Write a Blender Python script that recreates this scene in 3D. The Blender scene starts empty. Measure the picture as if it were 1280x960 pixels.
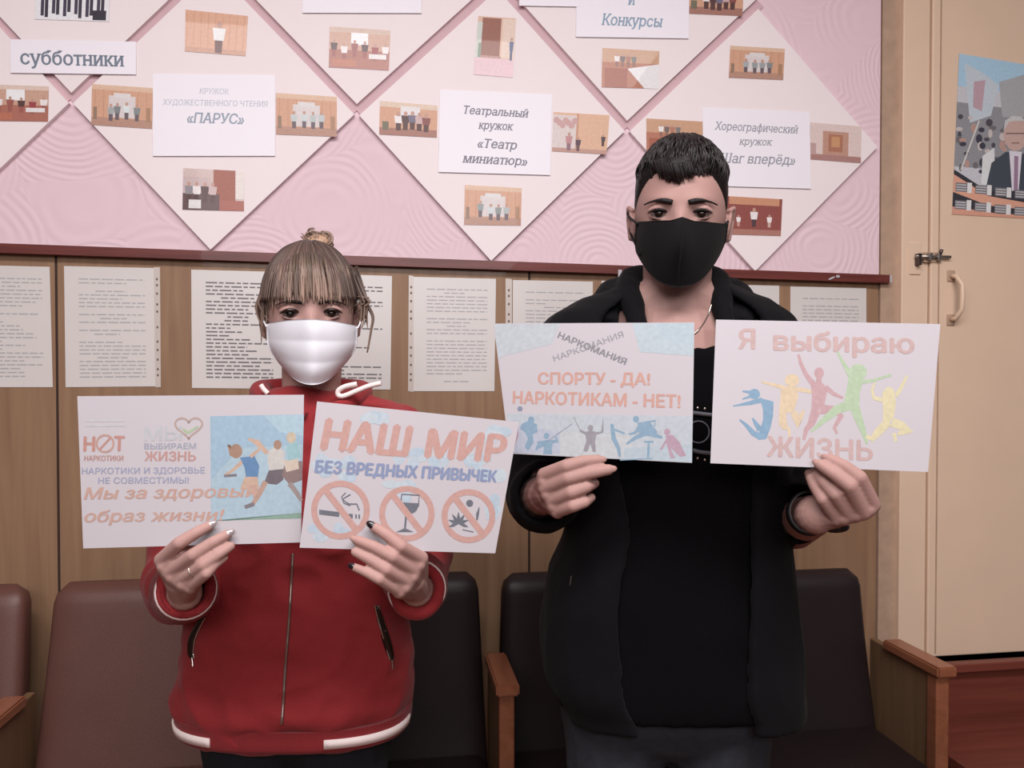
import bpy, bmesh, math, random
import numpy as np
from mathutils import Vector, Matrix, noise
from mathutils.bvhtree import BVHTree
from mathutils.geometry import delaunay_2d_cdt

S = bpy.context.scene
COL = S.collection
rnd = random.Random(7)

# ------------------------------------------------------------------ camera, world, lights, exposure
FPX = 1000.0
CAM = np.array([0.0, 0.0, 1.25])
YAW, PITCH = math.radians(8.5), math.radians(-1.0)
Fv = np.array([math.sin(YAW) * math.cos(PITCH), math.cos(YAW) * math.cos(PITCH), math.sin(PITCH)])
Rv = np.array([math.cos(YAW), -math.sin(YAW), 0.0])
Uv = np.cross(Rv, Fv)
cd = bpy.data.cameras.new('camera'); cam = bpy.data.objects.new('camera', cd); COL.objects.link(cam)
cd.sensor_fit = 'HORIZONTAL'; cd.sensor_width = 36.0; cd.lens = 36.0 * FPX / 1280.0
cd.clip_start = 0.05
M = Matrix(((Rv[0], Uv[0], -Fv[0], CAM[0]), (Rv[1], Uv[1], -Fv[1], CAM[1]), (Rv[2], Uv[2], -Fv[2], CAM[2]), (0, 0, 0, 1)))
cam.matrix_world = M
S.camera = cam

w = bpy.data.worlds.new('room_light'); S.world = w; w.use_nodes = True
w.node_tree.nodes['Background'].inputs[0].default_value = (1.0, 0.93, 0.93, 1)
w.node_tree.nodes['Background'].inputs[1].default_value = 0.08

def area(name, loc, target, sx, sy, power, color):
    l = bpy.data.lights.new(name, 'AREA'); l.shape = 'RECTANGLE'; l.size = sx; l.size_y = sy
    l.energy = power; l.color = color
    o = bpy.data.objects.new(name, l); COL.objects.link(o); o.location = loc
    d = Vector(target) - Vector(loc); o.rotation_euler = d.to_track_quat('-Z', 'Y').to_euler()
    return o
area('unseen_lamp', (0.1, 0.0, 2.8), (0.1, 0.15, 0.0), 2.4, 0.5, 60, (1.0, 0.96, 0.98))  # ceiling lamp out of view above the camera
area('unseen_lamp', (-0.2, -2.2, 2.4), (0.1, 1.5, 1.4), 2.4, 0.8, 44, (1.0, 0.96, 0.98))  # added frontal fill behind the camera, hung below ceiling height

S.view_settings.view_transform = 'Standard'
S.view_settings.look = 'None'
S.view_settings.exposure = 0.30
S.view_settings.gamma = 1.0
S.view_settings.use_curve_mapping = False

DW = 2.05            # the long wall's plane
CH = DW - 0.20       # the chairs' backrest line

# ------------------------------------------------------------------ geometry helpers
def ray(px, py):
    return Fv + (px - 640.0) / FPX * Rv - (py - 480.0) / FPX * Uv
def W(px, py, d):
    return CAM + d * ray(px, py)
def onwall(px, py, y=DW):
    r = ray(px, py); return CAM + r * (y / r[1])
def lin(c):
    return tuple(((v / 255.0) / 12.92 if v <= 10 else ((v / 255.0 + 0.055) / 1.055) ** 2.4) for v in c)
def pc(c, white=(222, 213, 217), alb=0.53):
    a, b = lin(c), lin(white)
    return tuple(min(0.95, x / y * alb) for x, y in zip(a, b))

def obj(name, verts, faces, mat=None, parent=None, smooth=True, origin=None):
    verts = np.asarray(verts, float).reshape(-1, 3)
    if parent is not None:
        r = parent
        base = np.zeros(3)
        while r is not None:
            base = base + np.array(r.location); r = r.parent
    else:
        base = np.array(origin if origin is not None else (verts.min(0) + verts.max(0)) / 2)
    me = bpy.data.meshes.new(name)
    me.from_pydata([tuple(v) for v in (verts - base)], [], [tuple(int(i) for i in f) for f in faces])
    if smooth:
        me.polygons.foreach_set('use_smooth', [True] * len(me.polygons))
    if mat: me.materials.append(mat)
    me.update()
    o = bpy.data.objects.new(name, me); COL.objects.link(o)
    if parent is None: o.location = base
    else: o.parent = parent
    return o
def empty(name, loc):
    o = bpy.data.objects.new(name, None); COL.objects.link(o); o.location = loc; o.empty_display_size = 0.1
    return o
def tag(o, label=None, cat=None, group=None, kind=None):
    if label: o['label'] = label
    if cat: o['category'] = cat
    if group: o['group'] = group
    if kind: o['kind'] = kind
    return o

class MB:
    def __init__(s): s.v, s.f = [], []
    def add(s, v, f):
        n = len(s.v); s.v += [np.asarray(x, float) for x in v]; s.f += [tuple(i + n for i in q) for q in f]; return s
    def box(s, x0, x1, y0, y1, z0, z1, bev=0.0, seg=3):
        bm = bmesh.new(); bmesh.ops.create_cube(bm, size=1.0)
        for v in bm.verts:
            v.co = Vector(((x0 + x1) / 2 + v.co.x * (x1 - x0), (y0 + y1) / 2 + v.co.y * (y1 - y0), (z0 + z1) / 2 + v.co.z * (z1 - z0)))
        if bev > 0: bmesh.ops.bevel(bm, geom=bm.edges[:], offset=bev, segments=seg, affect='EDGES', profile=0.5)
        bm.verts.index_update()
        s.add([tuple(v.co) for v in bm.verts], [[v.index for v in f.verts] for f in bm.faces]); bm.free(); return s
    def tube(s, pts, radii, n=10, closed_caps=True, flat=None):
        pts = [np.asarray(p, float) for p in pts]
        if np.isscalar(radii): radii = [radii] * len(pts)
        rings = []
        ref = None
        for i, p in enumerate(pts):
            t = pts[min(i + 1, len(pts) - 1)] - pts[max(i - 1, 0)]
            t = t / (np.linalg.norm(t) + 1e-12)
            if ref is None:
                ref = np.array([0, 0, 1.0]) if abs(t[2]) < 0.9 else np.array([1.0, 0, 0])
            a = ref - t * np.dot(ref, t); a /= np.linalg.norm(a) + 1e-12; ref = a
            b = np.cross(t, a)
            rings.append([p + radii[i] * (math.cos(k * 2 * math.pi / n) * a + math.sin(k * 2 * math.pi / n) * b) for k in range(n)])
        return s.loft(rings, closed_caps)
    def loft(s, rings, caps=True):
        n = len(rings[0]); v = [p for r in rings for p in r]; f = []
        for i in range(len(rings) - 1):
            for k in range(n):
                f.append((i * n + k, i * n + (k + 1) % n, (i + 1) * n + (k + 1) % n, (i + 1) * n + k))
        if caps:
            f.append(tuple(range(n))[::-1]); f.append(tuple((len(rings) - 1) * n + k for k in range(n)))
        return s.add(v, f)
    def capsule(s, p, q, r0, r1, n=14, m=5):
        p, q = np.asarray(p, float), np.asarray(q, float)
        t = q - p; L = np.linalg.norm(t); t = t / (L + 1e-12)
        pts, rad = [], []
        for i in range(m + 1):
            a = -math.pi / 2 + (math.pi / 2) * i / m * 0.999 + 0.001
            pts.append(p + t * r0 * math.sin(a)); rad.append(max(r0 * math.cos(a), 1e-4))
        for i in range(m + 1):
            a = (math.pi / 2) * i / m * 0.999
            pts.append(q + t * r1 * math.sin(a)); rad.append(max(r1 * math.cos(a), 1e-4))
        ref = np.array([0, 0, 1.0]) if abs(t[2]) < 0.9 else np.array([1.0, 0, 0])
        a_ = ref - t * np.dot(ref, t); a_ /= np.linalg.norm(a_); b_ = np.cross(t, a_)
        return s.loft([[c + r * (math.cos(k * 2 * math.pi / n) * a_ + math.sin(k * 2 * math.pi / n) * b_) for k in range(n)] for c, r in zip(pts, rad)])
    def chain(s, pts, rs):
        for i in range(len(pts) - 1): s.capsule(pts[i], pts[i + 1], rs[i], rs[i + 1])
        return s
    def ellipsoid(s, c, ax, n=16, m=10):
        c = np.asarray(c, float); A = [np.asarray(a, float) for a in ax]
        return s.loft([[c + math.sin(max(1e-3, min(math.pi - 1e-3, math.pi * i / m))) * (math.cos(2 * math.pi * k / n) * A[0] + math.sin(2 * math.pi * k / n) * A[1]) + math.cos(math.pi * i / m) * A[2] for k in range(n)] for i in range(m + 1)])
    def build(s, name, mat=None, parent=None, smooth=True, origin=None):
        return obj(name, s.v, s.f, mat, parent, smooth, origin)

def fix_normals(o):
    bm = bmesh.new(); bm.from_mesh(o.data); bmesh.ops.recalc_face_normals(bm, faces=bm.faces[:]); bm.to_mesh(o.data); bm.free()

def remesh(mb, voxel, smooth_it=4, fac=0.5, disp=None):
    """union of the closed shapes in mb as one continuous surface -> verts, faces"""
    o = obj('tmp', mb.v, mb.f, origin=(0, 0, 0)); fix_normals(o)
    m = o.modifiers.new('r', 'REMESH'); m.mode = 'VOXEL'; m.voxel_size = voxel; m.adaptivity = 0
    if smooth_it:
        q = o.modifiers.new('s', 'SMOOTH'); q.factor = fac; q.iterations = smooth_it
    dg = bpy.context.evaluated_depsgraph_get(); dg.update()
    me = bpy.data.meshes.new_from_object(o.evaluated_get(dg))
    n = len(me.vertices); v = np.empty(n * 3); me.vertices.foreach_get('co', v); v = v.reshape(-1, 3)
    if disp:
        nn = np.empty(n * 3); me.vertices.foreach_get('normal', nn); nn = nn.reshape(-1, 3)
        d = np.array([disp(c, k) for c, k in zip(v, nn)]); v = v + nn * d[:, None]
    f = [tuple(p.vertices) for p in me.polygons]
    bpy.data.objects.remove(o); bpy.data.meshes.remove(me)
    return v, f

def prism(pts, yfront, yback):
    """front polygon given as 3D points on a y plane, extruded to yback"""
    n = len(pts); fr = [np.array([p[0], yfront, p[2]]) for p in pts]; bk = [np.array([p[0], yback, p[2]]) for p in pts]
    f = [tuple(range(n)), tuple(range(n, 2 * n))[::-1]] + [(i, i + n, (i + 1) % n + n, (i + 1) % n) for i in range(n)]
    return fr + bk, f

# ------------------------------------------------------------------ materials
def mat(name, color, rough=0.6, var=0.06, scale=30.0, bump=0.0, bscale=200.0, stretch=(1, 1, 1), metallic=0.0, spec=0.4, sss=0.0, sheen=0.0, coat=0.0, detail=4.0):
    m = bpy.data.materials.new(name); m.use_nodes = True; nt = m.node_tree; N = nt.nodes; L = nt.links
    b = N['Principled BSDF']
    b.inputs['Roughness'].default_value = rough; b.inputs['Metallic'].default_value = metallic
    b.inputs['Specular IOR Level'].default_value = spec
    if sss: b.inputs['Subsurface Weight'].default_value = sss; b.inputs['Subsurface Radius'].default_value = (0.01, 0.004, 0.002); b.inputs['Subsurface Scale'].default_value = 1.0
    if sheen: b.inputs['Sheen Weight'].default_value = sheen
    if coat: b.inputs['Coat Weight'].default_value = coat; b.inputs['Coat Roughness'].default_value = 0.25
    tc = N.new('ShaderNodeTexCoord'); mp = N.new('ShaderNodeMapping'); mp.inputs['Scale'].default_value = stretch
    L.new(tc.outputs['Object'], mp.inputs['Vector'])
    nz = N.new('ShaderNodeTexNoise'); nz.inputs['Scale'].default_value = scale; nz.inputs['Detail'].default_value = detail
    L.new(mp.outputs[0], nz.inputs['Vector'])
    mx = N.new('ShaderNodeMix'); mx.data_type = 'RGBA'
    c = lin(color) if max(color) > 1.0 else color
    mx.inputs['A'].default_value = (*[x * (1 - var) for x in c], 1); mx.inputs['B'].default_value = (*[min(1, x * (1 + var)) for x in c], 1)
    L.new(nz.outputs['Fac'], mx.inputs['Factor']); L.new(mx.outputs['Result'], b.inputs['Base Color'])
    if bump:
        n2 = N.new('ShaderNodeTexNoise'); n2.inputs['Scale'].default_value = bscale; n2.inputs['Detail'].default_value = 3
        L.new(mp.outputs[0], n2.inputs['Vector'])
        bp = N.new('ShaderNodeBump'); bp.inputs['Strength'].default_value = bump; bp.inputs['Distance'].default_value = 0.003
        L.new(n2.outputs['Fac'], bp.inputs['Height']); L.new(bp.outputs[0], b.inputs['Normal'])
    return m

def wood(name, c1, c2, rough=0.45, axis='Z', scale=6.0, coat=0.1):
    m = bpy.data.materials.new(name); m.use_nodes = True; nt = m.node_tree; N = nt.nodes; L = nt.links; b = N['Principled BSDF']
    b.inputs['Roughness'].default_value = rough; b.inputs['Coat Weight'].default_value = coat; b.inputs['Specular IOR Level'].default_value = 0.3
    tc = N.new('ShaderNodeTexCoord'); mp = N.new('ShaderNodeMapping')
    st = {'Z': (14, 14, 0.9), 'X': (0.9, 14, 14), 'Y': (14, 0.9, 14)}[axis]
    mp.inputs['Scale'].default_value = st; L.new(tc.outputs['Object'], mp.inputs['Vector'])
    nz = N.new('ShaderNodeTexNoise'); nz.inputs['Scale'].default_value = scale; nz.inputs['Detail'].default_value = 7; nz.inputs['Distortion'].default_value = 0.6
    L.new(mp.outputs[0], nz.inputs['Vector'])
    cr = N.new('ShaderNodeValToRGB'); cr.color_ramp.elements[0].position = 0.3; cr.color_ramp.elements[1].position = 0.72
    cr.color_ramp.elements[0].color = (*lin(c1), 1); cr.color_ramp.elements[1].color = (*lin(c2), 1)
    L.new(nz.outputs['Fac'], cr.inputs[0]); L.new(cr.outputs[0], b.inputs['Base Color'])
    bp = N.new('ShaderNodeBump'); bp.inputs['Strength'].default_value = 0.15; bp.inputs['Distance'].default_value = 0.001
    L.new(nz.outputs['Fac'], bp.inputs['Height']); L.new(bp.outputs[0], b.inputs['Normal'])
    return m

def plaster(name, color):
    """pink plaster combed in overlapping fans of arcs"""
    m = bpy.data.materials.new(name); m.use_nodes = True; nt = m.node_tree; N = nt.nodes; L = nt.links; b = N['Principled BSDF']
    b.inputs['Roughness'].default_value = 0.75; b.inputs['Base Color'].default_value = (*lin(color), 1); b.inputs['Specular IOR Level'].default_value = 0.25
    tc = N.new('ShaderNodeTexCoord')
    nz = N.new('ShaderNodeTexNoise'); nz.inputs['Scale'].default_value = 5; L.new(tc.outputs['Object'], nz.inputs['Vector'])
    ad = N.new('ShaderNodeVectorMath'); ad.operation = 'MULTIPLY_ADD'; ad.inputs[1].default_value = (0.05, 0, 0.05)
    L.new(nz.outputs['Color'], ad.inputs[0]); L.new(tc.outputs['Object'], ad.inputs[2])
    sm = N.new('ShaderNodeVectorMath'); sm.operation = 'MULTIPLY'; sm.inputs[1].default_value = (1, 0, 1); L.new(ad.outputs[0], sm.inputs[0])
    vo = N.new('ShaderNodeTexVoronoi'); vo.inputs['Scale'].default_value = 3.6; vo.inputs['Randomness'].default_value = 0.9; L.new(sm.outputs[0], vo.inputs['Vector'])
    mu = N.new('ShaderNodeMath'); mu.operation = 'MULTIPLY'; mu.inputs[1].default_value = 120; L.new(vo.outputs['Distance'], mu.inputs[0])
    si = N.new('ShaderNodeMath'); si.operation = 'SINE'; L.new(mu.outputs[0], si.inputs[0])
    n2 = N.new('ShaderNodeTexNoise'); n2.inputs['Scale'].default_value = 14; L.new(tc.outputs['Object'], n2.inputs['Vector'])
    m2 = N.new('ShaderNodeMath'); m2.operation = 'MULTIPLY'; L.new(si.outputs[0], m2.inputs[0]); L.new(n2.outputs['Fac'], m2.inputs[1])
    bp = N.new('ShaderNodeBump'); bp.inputs['Strength'].default_value = 0.42; bp.inputs['Distance'].default_value = 0.0022
    L.new(m2.outputs[0], bp.inputs['Height']); L.new(bp.outputs[0], b.inputs['Normal'])
    return m

def printed(name, rough=0.55, coat=0.0):
    m = bpy.data.materials.new(name); m.use_nodes = True; nt = m.node_tree; N = nt.nodes; L = nt.links; b = N['Principled BSDF']
    b.inputs['Roughness'].default_value = rough; b.inputs['Specular IOR Level'].default_value = 0.3; b.inputs['Coat Weight'].default_value = coat
    at = N.new('ShaderNodeAttribute'); at.attribute_name = 'Col'
    tc = N.new('ShaderNodeTexCoord'); nz = N.new('ShaderNodeTexNoise'); nz.inputs['Scale'].default_value = 160; L.new(tc.outputs['Object'], nz.inputs['Vector'])
    mr = N.new('ShaderNodeMapRange'); mr.inputs['To Min'].default_value = 0.85; mr.inputs['To Max'].default_value = 1.15; L.new(nz.outputs['Fac'], mr.inputs[0])
    mx = N.new('ShaderNodeVectorMath'); mx.operation = 'MULTIPLY'; L.new(at.outputs['Color'], mx.inputs[0]); L.new(mr.outputs[0], mx.inputs[1])
    L.new(mx.outputs[0], b.inputs['Base Color'])
    return m

MT = dict(
    pink=plaster('pink_plaster', (233, 206, 213)),
    mauve=mat('mauve_paint', (208, 176, 181), 0.7),
    diamond=mat('white_board', (244, 232, 232), 0.6, 0.02, 8, 0.05, 120),
    panel=wood('panel_wood', (138, 106, 82), (156, 124, 96), 0.5, 'Z', 3.0),
    panel_dark=mat('panel_joint', (54, 36, 30), 0.7),
    rail=wood('rail_wood', (92, 44, 40), (118, 60, 54), 0.4, 'X', 5.0),
    tan=mat('tan_paint', (230, 202, 176), 0.42, 0.04, 9, 0.06, 60, coat=0.1),
    tan_side=mat('tan_paint_worn_shaded', (180, 152, 130), 0.55, 0.25, 25, 0.2, 60),  # darker tan; on the timber edge it stands in for shade
    step=wood('step_wood', (104, 52, 42), (122, 64, 52), 0.4, 'X', 3.0, 0.2),
    floor=wood('floor_wood', (96, 56, 42), (120, 72, 54), 0.5, 'Y', 3.0),
    ceiling=mat('ceiling_paint', (225, 220, 215), 0.8),
    paper=mat('paper', (188, 183, 187), 0.6, 0.015, 12),
    signpaper=mat('sign_paper', (246, 242, 248), 0.5, 0.01, 12),
    docpaper=mat('document_paper', (220, 214, 210), 0.35, 0.02, 12, coat=0.25),
    sleeve=mat('plastic_sleeve', (206, 194, 186), 0.25, 0.04, 40, coat=0.4),
    printm=printed('print_ink'),
    photo=printed('photo_print', 0.4, 0.15),
    steel=mat('steel', (170, 165, 160), 0.3, 0.1, 30, metallic=0.9),
    darksteel=mat('worn_steel', (90, 80, 76), 0.4, 0.2, 60, metallic=0.8),
    leather_brown=mat('brown_leatherette', (98, 64, 56), 0.45, 0.10, 14, 0.12, 350, spec=0.45),
    leather_shaded=mat('shaded_leatherette', (36, 26, 27), 0.46, 0.12, 14, 0.12, 350, spec=0.35),  # leatherette darkened for the shadow the people cast on the chairs
    armwood=wood('arm_wood', (128, 78, 54), (150, 94, 68), 0.35, 'Y', 3.0, 0.3),
    sidewood=wood('side_wood', (112, 86, 62), (128, 98, 72), 0.5, 'Z', 3.0, 0.1),
    skin_man=mat('skin_man', (168, 132, 124), 0.58, 0.05, 40, 0.08, 300, spec=0.25, sss=0.12),
    skin_woman=mat('skin_woman', (176, 139, 131), 0.58, 0.05, 40, 0.08, 300, spec=0.25, sss=0.12),
    eye_white=mat('eye_white', (130, 116, 112), 0.25),
    iris=mat('iris', (34, 22, 18), 0.15),
    hair_black=mat('black_hair', (26, 20, 20), 0.5, 0.4, 160, 0.5, 500, spec=0.3),
    mask_black=mat('black_cloth', (19, 17, 19), 0.85, 0.15, 60, 0.15, 700, spec=0.15, sheen=0.04),
    mask_white=mat('white_mask', (238, 238, 244), 0.65, 0.02, 40, 0.1, 500),
    red=mat('red_fleece', (140, 34, 38), 0.85, 0.12, 9, 0.25, 320, sheen=0.08),
    red_rib=mat('red_rib', (132, 33, 37), 0.85, 0.15, 20, 0.4, 260, stretch=(1, 1, 0.05), sheen=0.08),
    white_cloth=mat('white_cloth', (236, 220, 216), 0.8, 0.04, 40, 0.1, 400),
    zip=mat('zip_metal', (150, 130, 120), 0.35, 0.3, 400, metallic=0.7),
    coat_black=mat('black_coat', (10, 9, 12), 0.9, 0.2, 10, 0.2, 260, spec=0.15, sheen=0.02),
    shirt_black=mat('black_shirt', (8, 7, 9), 0.95, 0.2, 10, 0.15, 400, spec=0.1),
    jeans_dark=mat('dark_jeans', (20, 23, 29), 0.9, 0.3, 120, 0.3, 700),
    jeans_grey=mat('grey_jeans', (40, 43, 50), 0.9, 0.3, 90, 0.3, 700),
    shoe=mat('black_shoe', (22, 21, 22), 0.5, 0.1, 60),
    strap=mat('black_strap', (20, 18, 20), 0.4, 0.1, 60),
    nail_dark=mat('dark_nail', (26, 18, 22), 0.15, 0.05, 60, coat=0.6),
    nail_silver=mat('silver_nail', (190, 175, 175), 0.2, 0.2, 600, metallic=0.5),
    silver=mat('silver', (190, 180, 172), 0.25, 0.1, 60, metallic=0.9),
)

# ------------------------------------------------------------------ printing on flat sheets
_tc = {}
def glyphs(s, serif=False):
    k = (s, serif)
    if k not in _tc:
        cu = bpy.data.curves.new('t', 'FONT'); cu.body = s; cu.size = 1; cu.resolution_u = 3; cu.fill_mode = 'NONE'
        o = bpy.data.objects.new('t', cu); COL.objects.link(o)
        dg = bpy.context.evaluated_depsgraph_get(); dg.update()
        me = bpy.data.meshes.new_from_object(o.evaluated_get(dg))
        V0 = np.array([tuple(q.co)[:2] for q in me.vertices]); E0 = [tuple(e.vertices) for e in me.edges]
        r = delaunay_2d_cdt([Vector(q) for q in V0], E0, [], 1, 1e-6)
        v = np.array([tuple(q) for q in r[0]]); A, B = V0[[e[0] for e in E0]], V0[[e[1] for e in E0]]
        f = []
        for t in r[2]:      # keep what lies inside the outlines, leave the counters open
            c = v[list(t)].mean(0); c = c + np.array([1.3e-5, 0.7e-5])
            m = ((A[:, 1] > c[1]) != (B[:, 1] > c[1])); a, b_ = A[m], B[m]
            if int((a[:, 0] + (c[1] - a[:, 1]) / (b_[:, 1] - a[:, 1]) * (b_[:, 0] - a[:, 0]) > c[0]).sum()) % 2: f.append(tuple(t))
        if serif:
            vs = [tuple(q) for q in v]
            for a, b_ in zip(A, B):
                if abs(a[1] - b_[1]) < 1e-4 and .06 < abs(a[0] - b_[0]) < .17 and (abs(a[1]) < .02 or abs(a[1] - .727) < .03 or abs(a[1] - .546) < .03):
                    x0, x1 = min(a[0], b_[0]) - .06, max(a[0], b_[0]) + .06; y0, y1 = (a[1], a[1] + .035) if a[1] < .02 else (a[1] - .035, a[1])
                    n = len(vs); vs += [(x0, y0), (x1, y0), (x1, y1), (x0, y1)]; f.append((n, n + 1, n + 2, n + 3))
            v = np.array(vs)
        bpy.data.objects.remove(o); bpy.data.curves.remove(cu); bpy.data.meshes.remove(me)
        _tc[k] = (v, f)
    return _tc[k]

class Print:
    """coloured flat shapes printed on the plane through o with in-plane axes; shapes are addressed where the photo shows them"""
    def __init__(s, p0, p1, p3, off=0.0002):
        p0, p1, p3 = map(np.asarray, (p0, p1, p3))
        s.o = p0; s.ex = (p1 - p0) / np.linalg.norm(p1 - p0)
        n = np.cross(p1 - p0, p3 - p0); n /= np.linalg.norm(n)
        if np.dot(n, CAM - p0) < 0: n = -n
        s.n = n; s.ey = np.cross(n, s.ex); s.off = off; s.v = []; s.f = []; s.c = []; s.k = 0
    def pt(s, px, py):
        r = ray(px, py); t = np.dot(s.o - CAM, s.n) / np.dot(r, s.n); return CAM + r * t
    def to2(s, px, py):
        q = s.pt(px, py) - s.o; return np.array([np.dot(q, s.ex), np.dot(q, s.ey)])
    def raw(s, v2, faces, col):
        h = s.off + 0.000002 * s.k; s.k += 1; n = len(s.v)
        s.v += [s.o + a * s.ex + b * s.ey + h * s.n for a, b in v2]
        for f in faces: s.f.append(tuple(n + i for i in f)); s.c.append(col)
    def poly(s, pts, col):
        v = [s.to2(*p) for p in pts]
        a = sum(v[i][0] * v[(i + 1) % len(v)][1] - v[(i + 1) % len(v)][0] * v[i][1] for i in range(len(v)))
        if a < 0: v = v[::-1]
        s.raw(v, [tuple(range(len(v)))], col)
    def ell(s, cx, cy, rx, ry, col, n=20):
        s.poly([(cx + rx * math.cos(2 * math.pi * i / n), cy - ry * math.sin(2 * math.pi * i / n)) for i in range(n)], col)
    def rect(s, x0, y0, x1, y1, col): s.poly([(x0, y0), (x1, y0), (x1, y1), (x0, y1)], col)
    def stroke(s, pts, w, col):
        if np.isscalar(w): w = [w] * len(pts)
        P = [np.array(p, float) for p in pts]; l, r = [], []
        for i, p in enumerate(P):
            t = P[min(i + 1, len(P) - 1)] - P[max(i - 1, 0)]; t = t / (np.linalg.norm(t) + 1e-9); nn = np.array([-t[1], t[0]])
            l.append(p + nn * w[i] / 2); r.append(p - nn * w[i] / 2)
        v = [s.to2(*p) for p in l + r]; m = len(P)
        s.raw(v, [(i, i + 1, m + i + 1, m + i) for i in range(m - 1)], col)
    def ring(s, cx, cy, r, wd, col, ry=None, n=32):
        ry = ry or r
        s.stroke([(cx + r * math.cos(2 * math.pi * i / n), cy - ry * math.sin(2 * math.pi * i / n)) for i in range(n + 1)], wd, col)
    def text(s, st, a, b, cap, col, shear=0.0, bold=0.0, serif=False):
        """text from baseline start a to baseline end b (photo pixels), capital height cap in pixels"""
        v, f = glyphs(st, serif); v = v.copy(); v[:, 0] += shear * .8 * v[:, 1]
        A, B = s.to2(*a), s.to2(*b); T = s.to2((a[0] + b[0]) / 2, (a[1] + b[1]) / 2 - cap); Mid = (A + B) / 2
        d = B - A; ln = np.linalg.norm(d); d = d / ln; up = np.array([-d[1], d[0]])
        H = abs(np.dot(T - Mid, up))
        x0, x1 = v[:, 0].min(), v[:, 0].max(); sx = ln / (x1 - x0); sy = H / 0.727
        k = bold * .72
        for dx, dy in ((0, 0),) if bold < .012 else ((k, 0), (-k, 0), (0, k * .7), (0, -k * .7)):
            s.raw([A + d * (x + dx - x0) * sx + up * (y + dy) * sy for x, y in v], f, col)
    def build(s, name, mt, parent):
        o = obj(name, s.v, s.f, mt, parent, smooth=False)
        ca = o.data.color_attributes.new('Col', 'FLOAT_COLOR', 'CORNER')
        li = 0
        for p, c in zip(o.data.polygons, s.c):
            for _ in range(p.loop_total): ca.data[p.loop_start + _].color = (*c, 1)
        return o

def slab(p, th, sub=1):
    """thin sheet through 4 corner points (TL,TR,BR,BL), thickness behind"""
    p = [np.asarray(q) for q in p]; n = np.cross(p[1] - p[0], p[3] - p[0]); n /= np.linalg.norm(n)
    if np.dot(n, CAM - p[0]) < 0: n = -n
    return p + [q - n * th for q in p], [(0, 3, 2, 1), (4, 5, 6, 7), (0, 1, 5, 4), (1, 2, 6, 5), (2, 3, 7, 6), (3, 0, 4, 7)]

# ------------------------------------------------------------------ the setting
XL, XR = -2.6, 3.2
b = MB().box(XL, XR, DW, DW + 0.15, 0, 2.9); tag(b.build('wall_back', MT['mauve'], None, False), kind='structure')
b = MB().box(XL, XR, -2.6, DW + 0.15, -0.1, 0.0); tag(b.build('floor', MT['floor'], None, False), kind='structure')
b = MB().box(XL, XR, -2.6, DW + 0.15, 2.9, 3.0); tag(b.build('ceiling', MT['ceiling'], None, False), kind='structure')
xp = onwall(1097, 200)[0]                       # where the pink field ends at the right
zr_l, zr_r = onwall(0, 312), onwall(1100, 350)  # rail, slightly out of level as in the photo
slope = (zr_r[2] - zr_l[2]) / (zr_r[0] - zr_l[0])
def zr(x): return zr_l[2] + slope * (x - zr_l[0])
v, f = prism([np.array([XL, 0, 2.9]), np.array([xp, 0, 2.9]), np.array([xp, 0, zr(xp)]), np.array([XL, 0, zr(XL)])], DW - 0.010, DW - 0.001)
tag(obj('wall_plaster_panel', v, f, MT['pink'], None, False), kind='structure')
# wooden panelling below the rail: sheets with joints between them
xs = [XL, onwall(73, 500)[0], onwall(661, 600)[0], xp + 0.004]
for i in range(3):
    x0, x1 = xs[i] + 0.003, xs[i + 1] - 0.003
    v, f = prism([np.array([x0, 0, zr(x0)]), np.array([x1, 0, zr(x1)]), np.array([x1, 0, 0.0]), np.array([x0, 0, 0.0])], DW - 0.006, DW - 0.001)
    tag(obj('wall_panel', v, f, MT['panel'], None, False), kind='structure')
b = MB()
for x in xs[1:3]: b.box(x - 0.0032, x + 0.0032, DW - 0.004, DW - 0.0005, 0, zr(x) - 0.01)
tag(b.build('wall_panel_joint', MT['panel_dark'], None, False), kind='structure')
xe = onwall(1104, 350)[0]
def sheared_bar(x0, x1, dz0, dz1, y0, y1):
    v = [np.array([x, y, zr(x) + z]) for x in (x0, x1) for y in (y0, y1) for z in (dz0, dz1)]
    return v, [(0, 1, 3, 2), (4, 6, 7, 5), (0, 4, 5, 1), (2, 3, 7, 6), (0, 2, 6, 4), (1, 5, 7, 3)]
v, f = sheared_bar(XL, xe, -0.011, 0.011, DW - 0.030, DW - 0.0005)
rail = tag(obj('trim_1', v, f, MT['rail'], None, False), kind='structure')
v, f = sheared_bar(xe, xe + 0.006, -0.010, 0.010, DW - 0.030, DW - 0.002)
obj('end_cap', v, f, MT['paper'], rail, False)
# worn timber edge between the pink field and the door frame; shadow side coloured darker
xf = onwall(1119, 300)[0]
v, f = prism([np.array([xp + 0.004, 0, 2.9]), np.array([xf, 0, 2.9]), np.array([xf, 0, 0]), np.array([xp + 0.004, 0, 0])], DW - 0.012, DW - 0.0005)
tag(obj('trim_2', v, f, MT['tan_side'], None, False), kind='structure')
# door frame, door
xd = onwall(1152, 420)[0]; zdb = onwall(1220, 812)[2]
b = MB().box(xf, xd - 0.003, DW - 0.03, DW - 0.001, 0, 2.9, 0.003)
frame = tag(b.build('trim_3', MT['tan'], None, False), kind='structure')
b = MB().box(xd, xd + 0.95, DW - 0.036, DW - 0.004, zdb, 2.55, 0.004)
door = tag(b.build('door_1', MT['tan'], None, False), kind='structure')
b = MB().box(xd - 0.003, xd + 0.0, DW - 0.016, DW - 0.001, zdb, 2.55)
b.build('door_gap', MT['panel_dark'], frame, False)
b = MB().box(xd + 0.022, xd + 0.026, DW - 0.0372, DW - 0.030, zdb + 0.01, 2.54)
b.build('moulding', MT['tan_side'], door, False)
DF = DW - 0.036
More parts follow.
